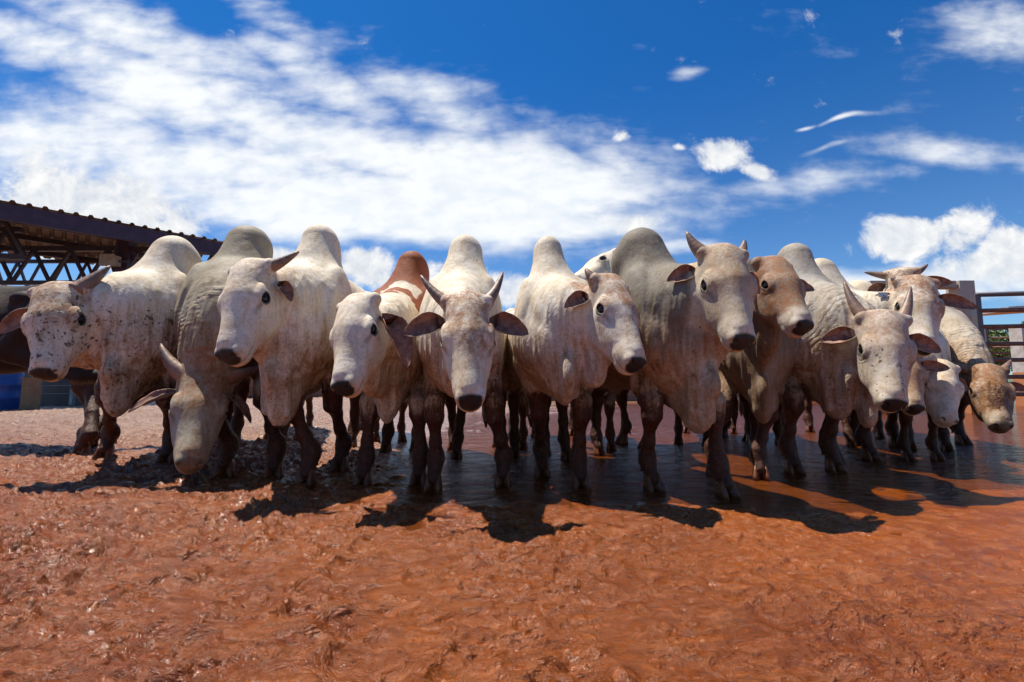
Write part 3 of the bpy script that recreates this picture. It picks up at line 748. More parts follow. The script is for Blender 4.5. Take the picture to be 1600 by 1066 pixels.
def assemble(sp, geo):
    t = thing(sp.get('name', 'zebu_cow'), sp['label'], sp.get('cat', 'cow'), tuple(sp['root']), sp['rz'], 'zebu cattle crowded together in the muddy yard')
    me = quad_mesh('body', geo['V'], geo['Q'], M['hide'])
    col_attr(me, 'base', geo['base'].astype(np.float32)); col_attr(me, 'mask', geo['mask'].astype(np.float32)); col_attr(me, 'fold', geo['fold'].astype(np.float32))
    bo = bpy.data.objects.new('body', me); C.objects.link(bo); bo.parent = t
    a, b, c, o, hs, s = sp['ha'], sp['hb'], sp['hc'], sp['ho'], sp['hs'], sp['s']; fw = sp.get('face', 1.0)
    H = lambda al, be, si: o+(a*al+b*be+c*si)*hs
    D = lambda v: nrm(a*v[0]+b*v[1]+c*v[2])
    for sd in (-1, 1):
        mb = MB(); 
        cc = H(0.198, -0.0570, 0.0900*sd*fw); r = 0.0285*hs
        v = []; f = []; n = 16; m_ = 10
        for i in range(m_+1):
            for k in range(n):
                ph = math.pi*i/m_; th = 2*math.pi*k/n
                v.append(cc+r*(a*math.cos(ph)+b*math.sin(ph)*math.cos(th)+c*math.sin(ph)*math.sin(th)))
        for i in range(m_):
            for k in range(n): f.append((i*n+k, i*n+(k+1) % n, (i+1)*n+(k+1) % n, (i+1)*n+k))
        mb.add(v, f); mb.build('eye', M['eye'], bo, True)
    for i, sd in enumerate((-1, 1)):
        h_ = (sp.get('horns') or (None, None))[i]
        if h_:    # (length, base radius, direction (a,b,c out), bend (a,b,c out))
            Lh, r0, dr, bn = h_
            d0 = D((dr[0], dr[1], dr[2]*sd)); bd = (a*bn[0]+b*bn[1]+c*bn[2]*sd)
            p0 = H(0.012, -0.058, 0.072*sd*fw); p1 = p0+d0*Lh*0.5*hs; p2 = p0+d0*Lh*hs+bd*Lh*hs
            horn_mesh([p0, p1, p2], r0*hs, bo)
        e_ = (sp.get('ears') or (('std',), ('std',)))[i]
        if e_:
            ekey = sp.get('earmat', 'ear_w')
            if e_[0] == 'std': e_ = (0.19, 0.052, 1.0, 0.35, 0.0, (0.10, -0.05, 1.0), (0.25, 1.0, 0.0))
            Le, We, cup, drp, curl, dr, no = e_
            base = H(0.070, -0.118, 0.096*sd*fw)
            ear_mesh(Le*hs, We*0.88*hs, cup, drp, curl, [M[ekey], M[sp.get('earin', 'ear_dark')]], 'ear', bo, base, D((dr[0], dr[1], dr[2]*sd)), a*no[0]+b*no[1]+c*no[2]*sd, sd)
    if sp.get('tag'):
        sd = sp['tag']; p = H(0.085, -0.095, 0.165*sd*fw); mb = MB()
        mb.box(p, (0.035*hs, 0.006, 0.05*hs), (a, nrm(b), c)); mb.tube([p-b*0.01, p+b*0.012], 0.006, 8); mb.build('ear_tag', M['tag'], bo)
    for i in range(2):
        hoof_mesh(sp['ff'][i], s*0.92*sp.get('leg', 0.88), t, M[sp.get('hoofm', 'hoof')], 0.8)
        hoof_mesh(sp['hf'][i], s*0.86*sp.get('leg', 0.88), t, M[sp.get('hoofm', 'hoof')], 0.3)
    if sp.get('notail'): return t
    mb = MB(); tp = [np.array(q)*s for q in ((-1.32, .02, .52), (-1.325, .02, .42), (-1.32, .02, .30), (-1.31, .02, .20))]
    mb.tube(tp, [0.018*s, 0.040*s, 0.034*s, 0.006*s], 12); mb.build('tail_switch', M['tailhair'], t, True)
    return t

GREY = (0.40, 0.37, 0.32); GREY2 = (0.235, 0.215, 0.19)
HX = os.environ.get('COWH'); 
cattle = [
 dict(key='C1', lean=0.06, br=645, seed=1, hump=(252, 366, 3.25), yaw=-22, head=(80, 446, 2.62, 55, 583, -36), feet=((165, 716), (262, 722)), hfeet=((128, 712), None), hw=1.25, w=1.05, dew=0.6, tan=0.85, hmud=0.18, spot=0.75, face=1.12, conv=1.4,
      horns=(None, (0.19, 0.046, (-0.75, -0.05, 0.8), (-0.10, 0.0, 0.0))),
      ears=((0.22, 0.052, 0.9, 0.5, 0, (0.25, 0.0, 1), (0.3, 1, 0)), (0.15, 0.050, 1.3, 0.3, 0, (0.05, -0.15, 1), (0.2, 1, 0.4))),
      label='stocky white bull at the left end with dirt-spattered face and one brown horn up'),
 dict(key='C2', lean=0.035, br=640, seed=2, hump=(378, 350, 3.35), yaw=-12, head=(322, 577, 2.78, 296, 724, 0), feet=((352, 742), (428, 746)), hw=1.3, w=1.05, dew=0.4, nk=-0.12, nr=1.05, neckgrey=0.4, col=(0.46, 0.405, 0.31), col2=(0.30, 0.265, 0.20), tan=0.8, hmud=0.36, crease=1.0, pad=0.5, wmuz=0.2,
      horns=((0.21, 0.046, (-0.55, 0.05, 1), (-0.36, 0, -0.22)), (0.22, 0.046, (-0.35, 0.05, 1), (-0.10, 0, -0.1))),
      ears=((0.215, 0.044, 1.0, 0.5, 0, (0.30, -0.1, 1), (-0.6, 0.8, 0)), (0.20, 0.042, 1.0, 0.9, 0, (0.45, -0.1, 0.85), (-0.6, 0.8, 0))), earmat='ear_g',
      label='grey humped bull with head lowered to the mud and wide horns'),
 dict(key='C3', lean=-0.01, br=660, seed=3, hump=(500, 350, 3.15), yaw=-24, head=(382, 410, 2.5, 341, 554, -42), feet=((480, 757), (532, 735)), hw=1.0, dew=0.9, tan=0.45, spot=0.25, conv=1.2,
      horns=((0.06, 0.030, (-0.5, 0, 1), (-0.1, 0, 0)), (0.16, 0.034, (-0.30, -0.1, 1), (-0.22, 0, 0))),
      ears=((0.17, 0.045, 1.0, 0.4, 0, (0.2, -0.3, 1), (0.2, 1, 0)), (0.12, 0.034, 1.5, 1.4, 0.2, (0.35, -0.3, 0.8), (0.0, 0.6, 0.8))),
      label='white cow looking left over the grazing grey bull, horn pointing right'),
 dict(key='C4', br=655, seed=4, hump=(636, 392, 3.25), yaw=-14, head=(550, 465, 2.4, 524, 603, -38), feet=((568, 757), (655, 755)), hw=0.95, w=0.92, dew=1.5, tan=0.30, patch=1, spot=0.3, earmat='ear_b', earin='ear_dark', conv=2.3, lean=0.03,
      horns=None, ears=((0.22, 0.05, 1.1, 2.2, 0, (0.5, -0.3, 0.6), (0.0, 0.7, 0.7)), (0.33, 0.062, 1.3, 3.0, 0.9, (0.45, -0.25, 0.75), (-0.1, 0.75, 0.8))), pad=1.0,
      label='hornless white cow with a red-brown hump and long drooping ear'),
 dict(key='C5', br=610, seed=5, hump=(727, 367, 2.95), yaw=-8, head=(730, 461, 2.16, 736, 626, 2), feet=((678, 764), (786, 757)), hw=0.98, w=0.93, dew=0.3, tan=0.95, spot=0.2, patch2=1, wmuz=0.9, face=0.98, mudtop=0.78, pad=1.0,
      horns=((0.155, 0.032, (-0.55, 0, 1), (-0.55, 0.05, 0)), (0.15, 0.032, (-0.75, 0, 1), (-0.65, 0.05, -0.1))),
      ears=((0.195, 0.060, 1.15, 0.25, 0, (0.24, 0.10, 1), (0.1, 1, 0)), (0.195, 0.060, 1.15, 0.25, 0, (0.24, 0.10, 1), (0.1, 1, 0))),
      label='white cow in the middle facing straight ahead with ears out sideways'),
 dict(key='C6', lean=-0.02, br=628, seed=6, hump=(862, 370, 3.0), yaw=10, head=(962, 434, 2.45, 1007, 565, 44), feet=((846, 742), (906, 760)), hfeet=(None, None), hw=0.80, dew=1.1, tan=0.9, spot=0.3, flap=(0.72, 0.25), col=(0.74, 0.67, 0.57), pad=1.0,
      horns=((0.10, 0.036, (-0.55, 0.0, 1), (-0.3, 0, -0.3)), (0.06, 0.03, (-0.5, 0, 1), (0, 0, 0))),
      ears=((0.15, 0.045, 1.2, 0.4, 0, (0.25, -0.35, 1), (0.1, 0.8, 0.5)), (0.15, 0.048, 1.0, 0.6, 0, (0.3, -0.2, 1), (0.2, 1, 0))),
      label='white cow looking right past its neighbour, stubby horn and sandy forehead'),
 dict(key='C7', lean=-0.05, br=668, seed=7, hump=(1018, 356, 2.9), yaw=32, head=(1136, 386, 2.34, 1170, 530, 28), feet=((1018, 765), (1132, 775)), hw=1.35, w=1.08, dew=1.0, neckgrey=0.8, col=(0.64, 0.56, 0.43), col2=(0.225, 0.200, 0.165), tan=0.55, spot=0.4, nr=1.12, wmuz=0.8, face=1.05, crease=0.7, dirt=1.2,
      horns=((0.14, 0.040, (-0.75, 0, 1), (-0.35, 0.1, -0.2)), (0.11, 0.034, (-0.85, 0, 0.8), (-0.3, 0.1, -0.2))),
      ears=((0.15, 0.048, 1.2, 0.2, 0, (0.1, -0.3, 1), (0.1, 1, 0.2)), (0.15, 0.05, 1.0, 0.4, 0, (0.2, -0.4, 1), (0.2, 1, 0))),
      label='tallest bull with dark grey neck and hump and two short upright horns'),
 dict(key='C8', br=655, seed=8, hump=(1165, 405, 3.35), yaw=8, head=(1216, 404, 2.7, 1267, 505, 40), feet=((1115, 740), (1188, 748)), hw=0.9, w=0.92, dew=1.3, neckgrey=0.8, col=(0.36, 0.30, 0.24), col2=(0.20, 0.165, 0.13), tan=1.0, tanface=1.0, face=1.0, wmuz=1.0, flap=(0.8, 0.22), conv=1.3,
      horns=None, ears=((0.14, 0.045, 1.0, 0.6, 0, (0.25, -0.4, 1), (0.2, 1, 0)), (0.20, 0.050, 1.0, 0.0, 0, (-0.05, 0.0, 1), (0.2, 1, 0))), earmat='ear_g',
      label='hornless cow with brown face and pale muzzle beside the tallest bull'),
 dict(key='C9', lean=0.03, br=650, seed=9, hump=(1236, 380, 3.45), yaw=30, head=(1388, 490, 2.7, 1405, 632, 24), feet=((1238, 738), (1302, 735)), hw=1.0, dew=1.7, tan=0.6, spot=0.5, nr=1.0, col=(0.64, 0.58, 0.50), col2=(0.40, 0.37, 0.33), crease=1.0, flap=(0.66, 0.36), neckgrey=0.4,
      horns=((0.20, 0.036, (-0.85, 0, 0.75), (-0.5, 0, -0.2)), (0.18, 0.036, (-0.9, 0, 0.5), (-0.45, 0, -0.1))),
      ears=((0.17, 0.052, 1.2, 0.2, 0, (0.12, -0.3, 1), (0.1, 1, 0.2)), (0.19, 0.050, 1.0, 0.2, 0, (0.1, -0.15, 1), (0.2, 1, 0))), pad=1.0,
      label='white cow with a big loose dewlap and two pointed upright horns at the right'),
 dict(key='C10', lean=-0.03, seed=10, hump=(1290, 403, 3.95), yaw=36, head=(1438, 434, 3.3, 1456, 542, 26), feet=None, hw=1.1, dew=0.8, tan=0.9, spot=0.3, tag=-1, col=(0.72, 0.66, 0.57), pad=1.0, h=0.011,
      horns=((0.07, 0.040, (-0.5, 0.2, 1), (-0.1, 0, 0)), None),
      ears=((0.16, 0.05, 1.3, 0.5, 0, (0.35, -0.4, 0.9), (0.1, 0.9, 0.3)), (0.24, 0.052, 1.0, 0.2, 0, (0.05, 0.0, 1), (0.2, 1, 0))),
      label='white cow with a metal ear tag looking over the back of the dewlapped cow'),
 dict(key='C11', seed=11, hump=(1340, 414, 4.8), yaw=20, head=(1410, 424, 4.25, 1420, 520, 8), feet=None, hw=1.5, dew=0.6, tan=0.9, h=0.014, sc=1.18,
      horns=((0.17, 0.036, (-0.22, 0, 1), (-0.12, 0, 0)), (0.11, 0.034, (-0.3, 0, 1), (-0.3, 0, -0.1))),
      ears=((0.14, 0.05, 1.2, 0.4, 0, (0.2, -0.2, 1), (0.2, 1, 0)), (0.22, 0.055, 1.0, 0.1, 0, (0.1, 0.0, 1), (0.2, 1, 0))),
      label='pale cow at the back with two horns spread level above the tagged cow'),
 dict(key='C12', seed=12, hump=(1405, 486, 3.95), yaw=30, head=(1414, 544, 3.35, 1437, 638, 26), feet=None, sc=0.86, hsz=1.15, w=0.9, dew=0.8, tan=1.0, tanface=0.8, col=(0.50, 0.40, 0.31), hmud=0.2, h=0.012, nr=0.85,
      horns=None, ears=((0.12, 0.045, 1.2, 0.4, 0, (0.2, -0.3, 1), (0.2, 1, 0)), (0.22, 0.050, 1.0, 0.0, 0, (-0.05, 0.0, 1), (0.3, 1, 0))),
      label='brown-faced calf half hidden behind the dewlapped cow with its ear out right'),
 dict(key='C13', seed=13, hump=(1422, 478, 4.55), yaw=14, head=(1476, 566, 3.55, 1489, 656, 30), feet=None, hsz=1.05, sc=1.0, w=0.85, dew=0.7, tan=0.5, hmud=0.12, h=0.012, nk=-0.1, pad=0.3,
      horns=None, ears=((0.17, 0.045, 1.2, 1.4, 0, (0.45, -0.3, 0.9), (0.1, 0.9, 0.3)), (0.12, 0.05, 1.0, 0.2, 0, (0.1, -0.2, 1), (0.2, 1, 0))),
      label='small white cow with its head low between the calf and the muddy-faced cow'),
 dict(key='C14', seed=14, hump=(1442, 440, 4.85), yaw=34, head=(1545, 572, 3.95, 1571, 664, 18), feet=((1468, 695), (1502, 693)), hw=1.1, dew=0.8, tan=1.0, tanface=1.0, hmud=0.78, col=(0.56, 0.50, 0.42), col2=(0.38, 0.34, 0.29), nk=-0.06, h=0.012, crease=0.9, pad=0.6, wmuz=0.0,
      horns=((0.13, 0.038, (-0.35, 0, 1), (-0.3, 0, 0)), (0.12, 0.036, (-0.8, 0, 0.7), (-0.3, 0, 0))),
      ears=((0.21, 0.050, 1.0, 0.1, 0, (0.05, -0.1, 1), (0.2, 1, 0)), (0.14, 0.035, 1.0, 0.1, 0, (0.1, -0.2, 1), (0.5, 0.8, 0))),
      label='cow at the right end with mud-brown face stretched down over the puddle'),
 dict(key='C15', seed=15, hump=(1010, 425, 4.75), yaw=-50, head=(944, 402, 4.1, 888, 436, -66), feet=None, sc=1.16, dew=0.6, tan=0.5, h=0.014, hsz=1.0,
      horns=((0.10, 0.034, (-0.3, 0, 1), (-0.1, 0, 0)), (0.15, 0.034, (-0.6, -0.5, 0.6), (0.0, -0.1, 0))),
      ears=((0.14, 0.05, 1.2, 0.3, 0, (0.1, -0.3, 1), (0.2, 1, 0)), (0.11, 0.04, 1.4, 0.3, 0, (0.0, -0.5, 0.8), (0.2, 1, 0.6))),
      label='white cow at the back, only horn, ear and dark eye showing above others'),
 dict(key='C16', seed=16, hump=(-92, 395, 3.6), yaw=-138, head=(-420, 430, 3.5, -520, 560, -120), feet=None, hfeet=((128, 712), (142, 704)), notail=1, sc=1.03, dew=0.6, tan=0.3, dirt=0.0, mudtop=0.5, ears=(None, None), col=(0.030, 0.014, 0.010), col2=(0.018, 0.010, 0.008), h=0.014, wmuz=0.0, spot=0.0, hw=1.0, hmud=0.1,
      horns=None, earmat='ear_b', label='dark brown bull cut off by the left edge behind the stocky bull'),
 dict(key='B1', seed=30, hump=(455, 480, 4.7), yaw=-6, head=(455, 498, 4.1, 455, 590, -6), feet=None, sc=0.96, w=0.9, h=0.017, mudtop=0.85, dirt=1.5, horns=None,
      label='cow hidden behind the cow that looks left, only its muddy legs showing'),
 dict(key='B2', seed=31, hump=(610, 480, 5.0), yaw=10, head=(610, 498, 4.4, 610, 590, 10), feet=None, sc=0.96, w=0.9, h=0.017, mudtop=0.85, dirt=1.5, horns=None,
      label='cow hidden behind the red-humped cow, only its muddy legs showing'),
 dict(key='B3', seed=32, hump=(800, 480, 4.7), yaw=-8, head=(800, 498, 4.1, 800, 590, -8), feet=None, sc=0.96, w=0.9, h=0.017, mudtop=0.85, dirt=1.5, horns=None,
      label='cow hidden between the middle cow and the one looking right, only its muddy legs showing'),
 dict(key='B4', seed=33, hump=(925, 480, 4.6), yaw=6, head=(925, 498, 4.0, 925, 590, 6), feet=None, sc=0.96, w=0.9, h=0.017, mudtop=0.85, dirt=1.5, horns=None,
      label='cow hidden behind the cow with the sandy forehead, only its muddy legs showing'),
 dict(key='B5', seed=34, hump=(1075, 480, 4.9), yaw=-4, head=(1075, 498, 4.3, 1075, 590, -4), feet=None, sc=0.96, w=0.9, h=0.017, mudtop=0.85, dirt=1.5, horns=None,
      label='cow hidden behind the tallest bull, only its muddy legs showing'),
 dict(key='B6', seed=35, hump=(1180, 480, 5.0), yaw=12, head=(1180, 498, 4.4, 1180, 590, 12), feet=None, sc=0.96, w=0.9, h=0.017, mudtop=0.85, dirt=1.5, horns=None,
      label='cow hidden behind the brown-faced hornless cow, only its muddy legs showing'),
 dict(key='B7', seed=36, hump=(330, 480, 4.6), yaw=8, head=(330, 498, 4.0, 330, 590, 8), feet=None, sc=0.90, w=0.9, h=0.017, mudtop=0.85, dirt=1.5, horns=None,
      label='cow hidden behind the grazing grey bull, only its muddy legs showing'),
]
def build_cattle():
    sel = os.environ.get('COWS'); L_ = [c for c in cattle if not sel or c['key'] in sel.split(',')]
    random.seed(11)
    for c in L_:
        prep(c); c.setdefault('h', 0.0085); c.setdefault('ref', 1)
        if HX: c['h'] = float(HX); c['ref'] = 1
        print(c['key'], 's=%.2f' % c['s'], 'err=%.3f' % c['err'], 'root', np.round(c['root'], 2), 'poll z %.2f' % (c['ho'][2]), 'a', np.round(c['ha'], 2), 'ff', [list(np.round(q/c['s'], 2)) for q in c['ff']])
    with ThreadPoolExecutor(4) as ex:
        for c, g in zip(L_, ex.map(cow_geometry, L_)): assemble(c, g)
build_cattle()

# ------------------------------------------------------------------ the yard
def wetness(x, y):
    """1 where the yard is flooded, 0 on the churned clay"""
    n = fbm(x*0.55+4, y*0.7, 0.3, 3)*0.9+0.35*vnoise(x*2.1, y*2.9, 2.0)
    r = sstep(y+0.45*n-0.08*x, 2.15, 2.6)*sstep(x+0.6*n+0.35*(y-3), -1.3, -0.3)
    far = sstep(y, 9.0, 12.0)
    return r*(1-0.75*far*sstep(-x, -3, 1))
def build_ground():
    ys = [-40, -20, -10, -5, -3, -2, -1.2, -0.6, -0.2, 0.1, 0.3, 0.45]; Y = 0.52
    while Y < 40: ys.append(Y); Y += max(0.0052*Y, 0.0045)
    while Y < 1500: ys.append(Y); Y *= 1.12
    ys = np.array(ys)
    u = np.concatenate([np.arange(-1.32, 1.3201, 0.0052)])
    w = np.abs(ys-0.5)*0.86+0.90
    X = w[:, None]*u[None, :]
    ext = [1.02, 1.06, 1.15, 1.4, 2.0, 4.0, 12.0]
    outer = np.array([1, 2, 4, 8, 20, 90, 900.0])
    XR = X[:, -1:]+outer[None, :]*1.0; XL = X[:, :1]-outer[None, ::-1]
    X = np.concatenate([XL, X, XR], 1); Yg = np.repeat(ys[:, None], X.shape[1], 1)
    x, y = X, Yg
    W = wetness(x, y); dry = sstep(-x+0.35*(y-2.0), -0.3, 1.9)       # churned towards the left
    calm = sstep(x-0.25*y, -0.2, 1.2)*sstep(y, 1.15, 1.9)
    A = (0.60+0.50*dry)*(1-0.65*calm)*(1-0.85*W)
    # warped, dragged clay
    wx = x+0.05*vnoise(x*5, y*5, 1.5); wy = y+0.05*vnoise(x*5, y*5, 7.5)
    rx, ry = wx*0.94-wy*0.34, wx*0.34+wy*0.94
    big = fbm(x*1.3, y*1.3, 0, 3)*0.016
    mid = fbm(rx*7.5, ry*14, 2, 5)*0.022
    rid = (1-np.abs(fbm(rx*14, ry*30, 5, 4))*2.6); rid = np.clip(rid, 0, 1)**2*0.011
    pk = np.clip(fbm(rx*24, ry*44, 9, 4), 0, 1)**1.2*0.028
    msk = sstep(fbm(x*2.2, y*2.6, 11, 3), -0.22, 0.25)
    crk = np.exp(-(fbm(rx*5.5, ry*12, 21, 5)/0.016)**2)*0.020*sstep(fbm(x*1.7, y*1.9, 31, 2), -0.05, 0.25)
    fine = fbm(x*48, y*70, 3, 2)*0.0035
    h = big*0.6+(mid*1.0+(rid+pk)*1.3*msk+fine)*A-crk*np.maximum(A, 0.45*(1-W))
    def scarp(t, soft=0.12):
        q = t-np.floor(t); return np.where(q < 1-soft, q/(1-soft), (1-q)/soft)
    t1 = ry*4.5+fbm(x*2.6, y*3.2, 41, 5)*3.4; t2 = ry*12+fbm(x*6, y*8, 51, 4)*3.0
    m1 = sstep(fbm(x*2.4, y*2.4, 61, 3), -0.12, 0.22); m2 = sstep(fbm(x*4.2, y*4.2, 71, 3), -0.05, 0.25)
    t3 = ry*27+rx*5+fbm(x*11, y*14, 81, 4)*3.2; m3 = sstep(fbm(x*7, y*7, 91, 2), -0.15, 0.25)
    h = h+(scarp(t1, 0.07)-0.5)*0.018*m1*A+(scarp(-t2, 0.22)-0.5)*0.014*m2*A+(scarp(-t3, 0.30)-0.5)*0.0065*m3*A
    flow = fbm((x+0.5*y)*1.1, (y-0.25*x)*9, 4, 4)*0.0035*calm*(1-W)
    h = h+flow
    # hoof prints: a shallow pit with a pushed-up rim
    rs = np.random.RandomState(5)
    for k in range(280):
        cy = rs.uniform(0.9, 5.0); cx = rs.uniform(-1.2, 1.1)*cy+0.1; r = rs.uniform(0.05, 0.075)
        if wetness(np.array(cx), np.array(cy)) > 0.7: continue
        d_ = 1.0 if cx < 0.4 else 0.45
        j0, j1 = np.searchsorted(ys, cy-3*r), np.searchsorted(ys, cy+3*r)
        sx = x[j0:j1]-cx; sy = (y[j0:j1]-cy)*0.8
        q = np.sqrt(sx*sx+sy*sy)/r
        h[j0:j1] += d_*(-0.020*np.exp(-q**4)+0.008*np.exp(-((q-1.25)/0.3)**2))*(0.7+0.3*vnoise(sx*30, sy*30, k))
    h = h*np.exp(-np.maximum(0, y-25)/20)
    Z = zg(x, y)*np.exp(-np.maximum(0, y-12)/20)+h-0.014*W+0.004
    V = np.stack([x, y, Z], 2).reshape(-1, 3); ny, nx = X.shape
    i = np.arange(ny-1)[:, None]*nx+np.arange(nx-1)[None, :]
    Q = np.stack([i, i+1, i+nx+1, i+nx], 2).reshape(-1, 4)
    m_, N, b = mat('wet_red_clay'); co = obco(N)
    at = N.new('ShaderNodeAttribute', attribute_name='soil'); sep = N.new('ShaderNodeSeparateColor'); N.l.new(at.outputs['Color'], sep.inputs[0])
    dryA, wetA, hiA = sep.outputs
    n1 = N.noise(co, 1.4, 6, 0.6, 0.5); n2 = N.noise(co, 13, 4, 0.55, 0.7); n3 = N.noise(co, 90, 6, 0.7, 0.2)
    lay = N.noise(N.mapping(co, rot=(0, 0, 0.35), scale=(9, 34, 9)), 1.0, 7, 0.68, 0.8)
    c = N.mix(N.step(n1, 0.3, 0.7), (0.190, 0.041, 0.003), (0.285, 0.070, 0.006))
    c = N.mix(N.step(n2, 0.45, 0.75, 0, 0.55), c, (0.31, 0.100, 0.026))
    c = N.mix(N.step(lay, 0.50, 0.30, 0, 0.5), c, (0.095, 0.026, 0.007))
    c = N.mix(N.m('MULTIPLY', dryA, N.step(n1, 0.15, 0.6, 0.45, 0.95)), c, N.mix(N.step(n2, 0.35, 0.65), (0.22, 0.125, 0.080), (0.32, 0.205, 0.145)))
    N.l.new(c, b.inputs['Base Color'])
    rg = N.m('ADD', N.step(n2, 0.35, 0.65, 0.14, 0.31), N.m('MULTIPLY', dryA, 0.16))
    rg = N.m('SUBTRACT', rg, N.m('MULTIPLY', wetA, 0.16))
    N.put(b.inputs['Roughness'], N.m('MAXIMUM', rg, 0.10)); b.inputs['Specular IOR Level'].default_value = 0.52
    att = N.m('SUBTRACT', 1.0, N.m('MULTIPLY', wetA, 0.75))
    cal = N.m('SUBTRACT', 1.0, N.m('MULTIPLY', hiA, 0.55))
    n4 = N.noise(N.mapping(co, rot=(0, 0, 0.3), scale=(26, 40, 26)), 1.0, 4, 0.6, 0.9)
    b0 = bump(N, None, N.m('MULTIPLY', n4, N.m('MULTIPLY', att, cal)), 1.0, 0.011)
    b1 = bump(N, None, N.m('MULTIPLY', lay, N.m('MULTIPLY', att, cal)), 1.0, 0.022, b0)
    b2 = bump(N, None, N.m('MULTIPLY', n2, N.m('MULTIPLY', att, cal)), 1.0, 0.035, b1)
    bump(N, b, N.m('MULTIPLY', n3, att), 0.5, 0.0016, b2)
    me = quad_mesh('ground', V, Q, m_)
    col_attr(me, 'soil', np.stack([sstep(-x+0.45*(y-2.6), 0.3, 2.6).ravel()*sstep(y.ravel(), 2.2, 5.5)*0.9, W.ravel(), calm.ravel()], 1).astype(np.float32))
    o = bpy.data.objects.new('ground', me); C.objects.link(o); struct(o)
build_ground()
def build_puddle():
    xs = np.concatenate([np.arange(-1.7, 6, 0.06), np.arange(6, 16.1, 0.25)]); ys = np.concatenate([np.arange(1.9, 7, 0.05), np.arange(7, 14.6, 0.2)])
    X, Y = np.meshgrid(xs, ys)
    Z = -0.0035+0.0006*fbm(X*7, Y*11, 0, 3)-0.05*sstep(-X, 0.9, 1.7)
    V = np.stack([X, Y, Z], 2).reshape(-1, 3); ny, nx = X.shape
    i = np.arange(ny-1)[:, None]*nx+np.arange(nx-1)[None, :]
    Q = np.stack([i, i+1, i+nx+1, i+nx], 2).reshape(-1, 4)
    m_, N, b = mat('muddy_water'); co = obco(N)
    n = N.noise(co, 2.2, 5, 0.6, 0.4)
    N.l.new(N.mix(n, (0.15, 0.036, 0.004), (0.085, 0.021, 0.003)), b.inputs['Base Color'])
    b.inputs['Roughness'].default_value = 0.055; b.inputs['IOR'].default_value = 1.33; b.inputs['Specular IOR Level'].default_value = 0.85
    r1 = N.noise(N.mapping(co, rot=(0, 0, 0.2), scale=(2.0, 4.2, 1)), 1.5, 3, 0.55, 1.2); r2 = N.noise(N.mapping(co, scale=(1, 1.7, 1)), 34, 4, 0.6, 0.6)
    b1 = bump(N, None, r1, 1.0, 0.075); bump(N, b, r2, 1.0, 0.010, b1)
    me = quad_mesh('puddle_water', V, Q, m_); o = bpy.data.objects.new('puddle_water', me); C.objects.link(o); struct(o)
build_puddle()

# ------------------------------------------------------------------ behind the herd
M['steel_purple'] = simple('purple_painted_steel', (0.034, 0.018, 0.036), (0.055, 0.030, 0.058), 6, (0.45, 0.65), 0.15)
M['steel_dark'] = simple('dark_steel', (0.035, 0.030, 0.045), (0.065, 0.050, 0.060), 8, (0.45, 0.65), 0.15)
M['roof'] = simple('weathered_roofing', (0.17, 0.11, 0.075), (0.11, 0.07, 0.05), 3, (0.5, 0.7), 0.1)
M['concrete'] = simple('stained_concrete', (0.46, 0.39, 0.33), (0.32, 0.26, 0.21), 5, (0.7, 0.9), 0.4, bd=0.01)
M['rail'] = simple('rusty_rail_steel', (0.13, 0.065, 0.048), (0.24, 0.11, 0.065), 9, (0.45, 0.7), 0.3)
M['rail_blue'] = simple('blue_grey_steel', (0.075, 0.095, 0.125), (0.13, 0.085, 0.075), 6, (0.4, 0.6), 0.3)
M['plastic_blue'] = simple('blue_plastic', (0.015, 0.085, 0.34), (0.02, 0.06, 0.22), 5, (0.3, 0.5), 0.1)
M['board'] = simple('tan_board', (0.34, 0.19, 0.09), (0.22, 0.12, 0.06), 7, (0.6, 0.8), 0.3)
M['white'] = simple('dusty_white_paint', (0.62, 0.58, 0.52), (0.45, 0.38, 0.31), 5, (0.5, 0.7), 0.2)
def mud_pillar():
    m_, N, b = mat('concrete_splashed_with_red_mud'); co = obco(N); sp_ = N.new('ShaderNodeSeparateXYZ'); N.l.new(co, sp_.inputs[0])
    n = N.noise(co, 3.5, 7, 0.7, 0.5); n2 = N.noise(co, 16, 6, 0.7)
    f = N.step(N.m('ADD', sp_.outputs[2], N.m('MULTIPLY', n, -1.9)), 1.45, 0.6)
    c = N.mix(n2, (0.58, 0.49, 0.41), (0.42, 0.34, 0.28)); c = N.mix(N.m('MULTIPLY', f, 0.92), c, N.mix(n2, (0.60, 0.21, 0.060), (0.44, 0.14, 0.040)))
    N.l.new(c, b.inputs['Base Color']); b.inputs['Roughness'].default_value = 0.8; bump(N, b, N.m('ADD', n, n2), 0.5, 0.012); return m_
M['pillar'] = mud_pillar()
def brick():
    m_, N, b = mat('low_brick_wall'); co = obco(N)
    t = N.new('ShaderNodeTexBrick'); N.l.new(N.mapping(co, rot=(math.pi/2, 0, 0)), t.inputs['Vector'])
    t.inputs['Color1'].default_value = (0.27, 0.13, 0.085, 1); t.inputs['Color2'].default_value = (0.20, 0.095, 0.065, 1); t.inputs['Mortar'].default_value = (0.09, 0.055, 0.045, 1)
    t.inputs['Scale'].default_value = 1.0; t.inputs['Brick Width'].default_value = 0.42; t.inputs['Row Height'].default_value = 0.16; t.inputs['Mortar Size'].default_value = 0.018
    n = N.noise(co, 6, 6, 0.65); N.l.new(N.mix(N.step(n, 0.4, 0.7, 0, 0.5), t.outputs[0], (0.33, 0.20, 0.14)), b.inputs['Base Color']); b.inputs['Roughness'].default_value = 0.85
    bump(N, b, N.m('ADD', t.outputs['Fac'], n), 0.4, -0.01); return m_
M['brick'] = brick()

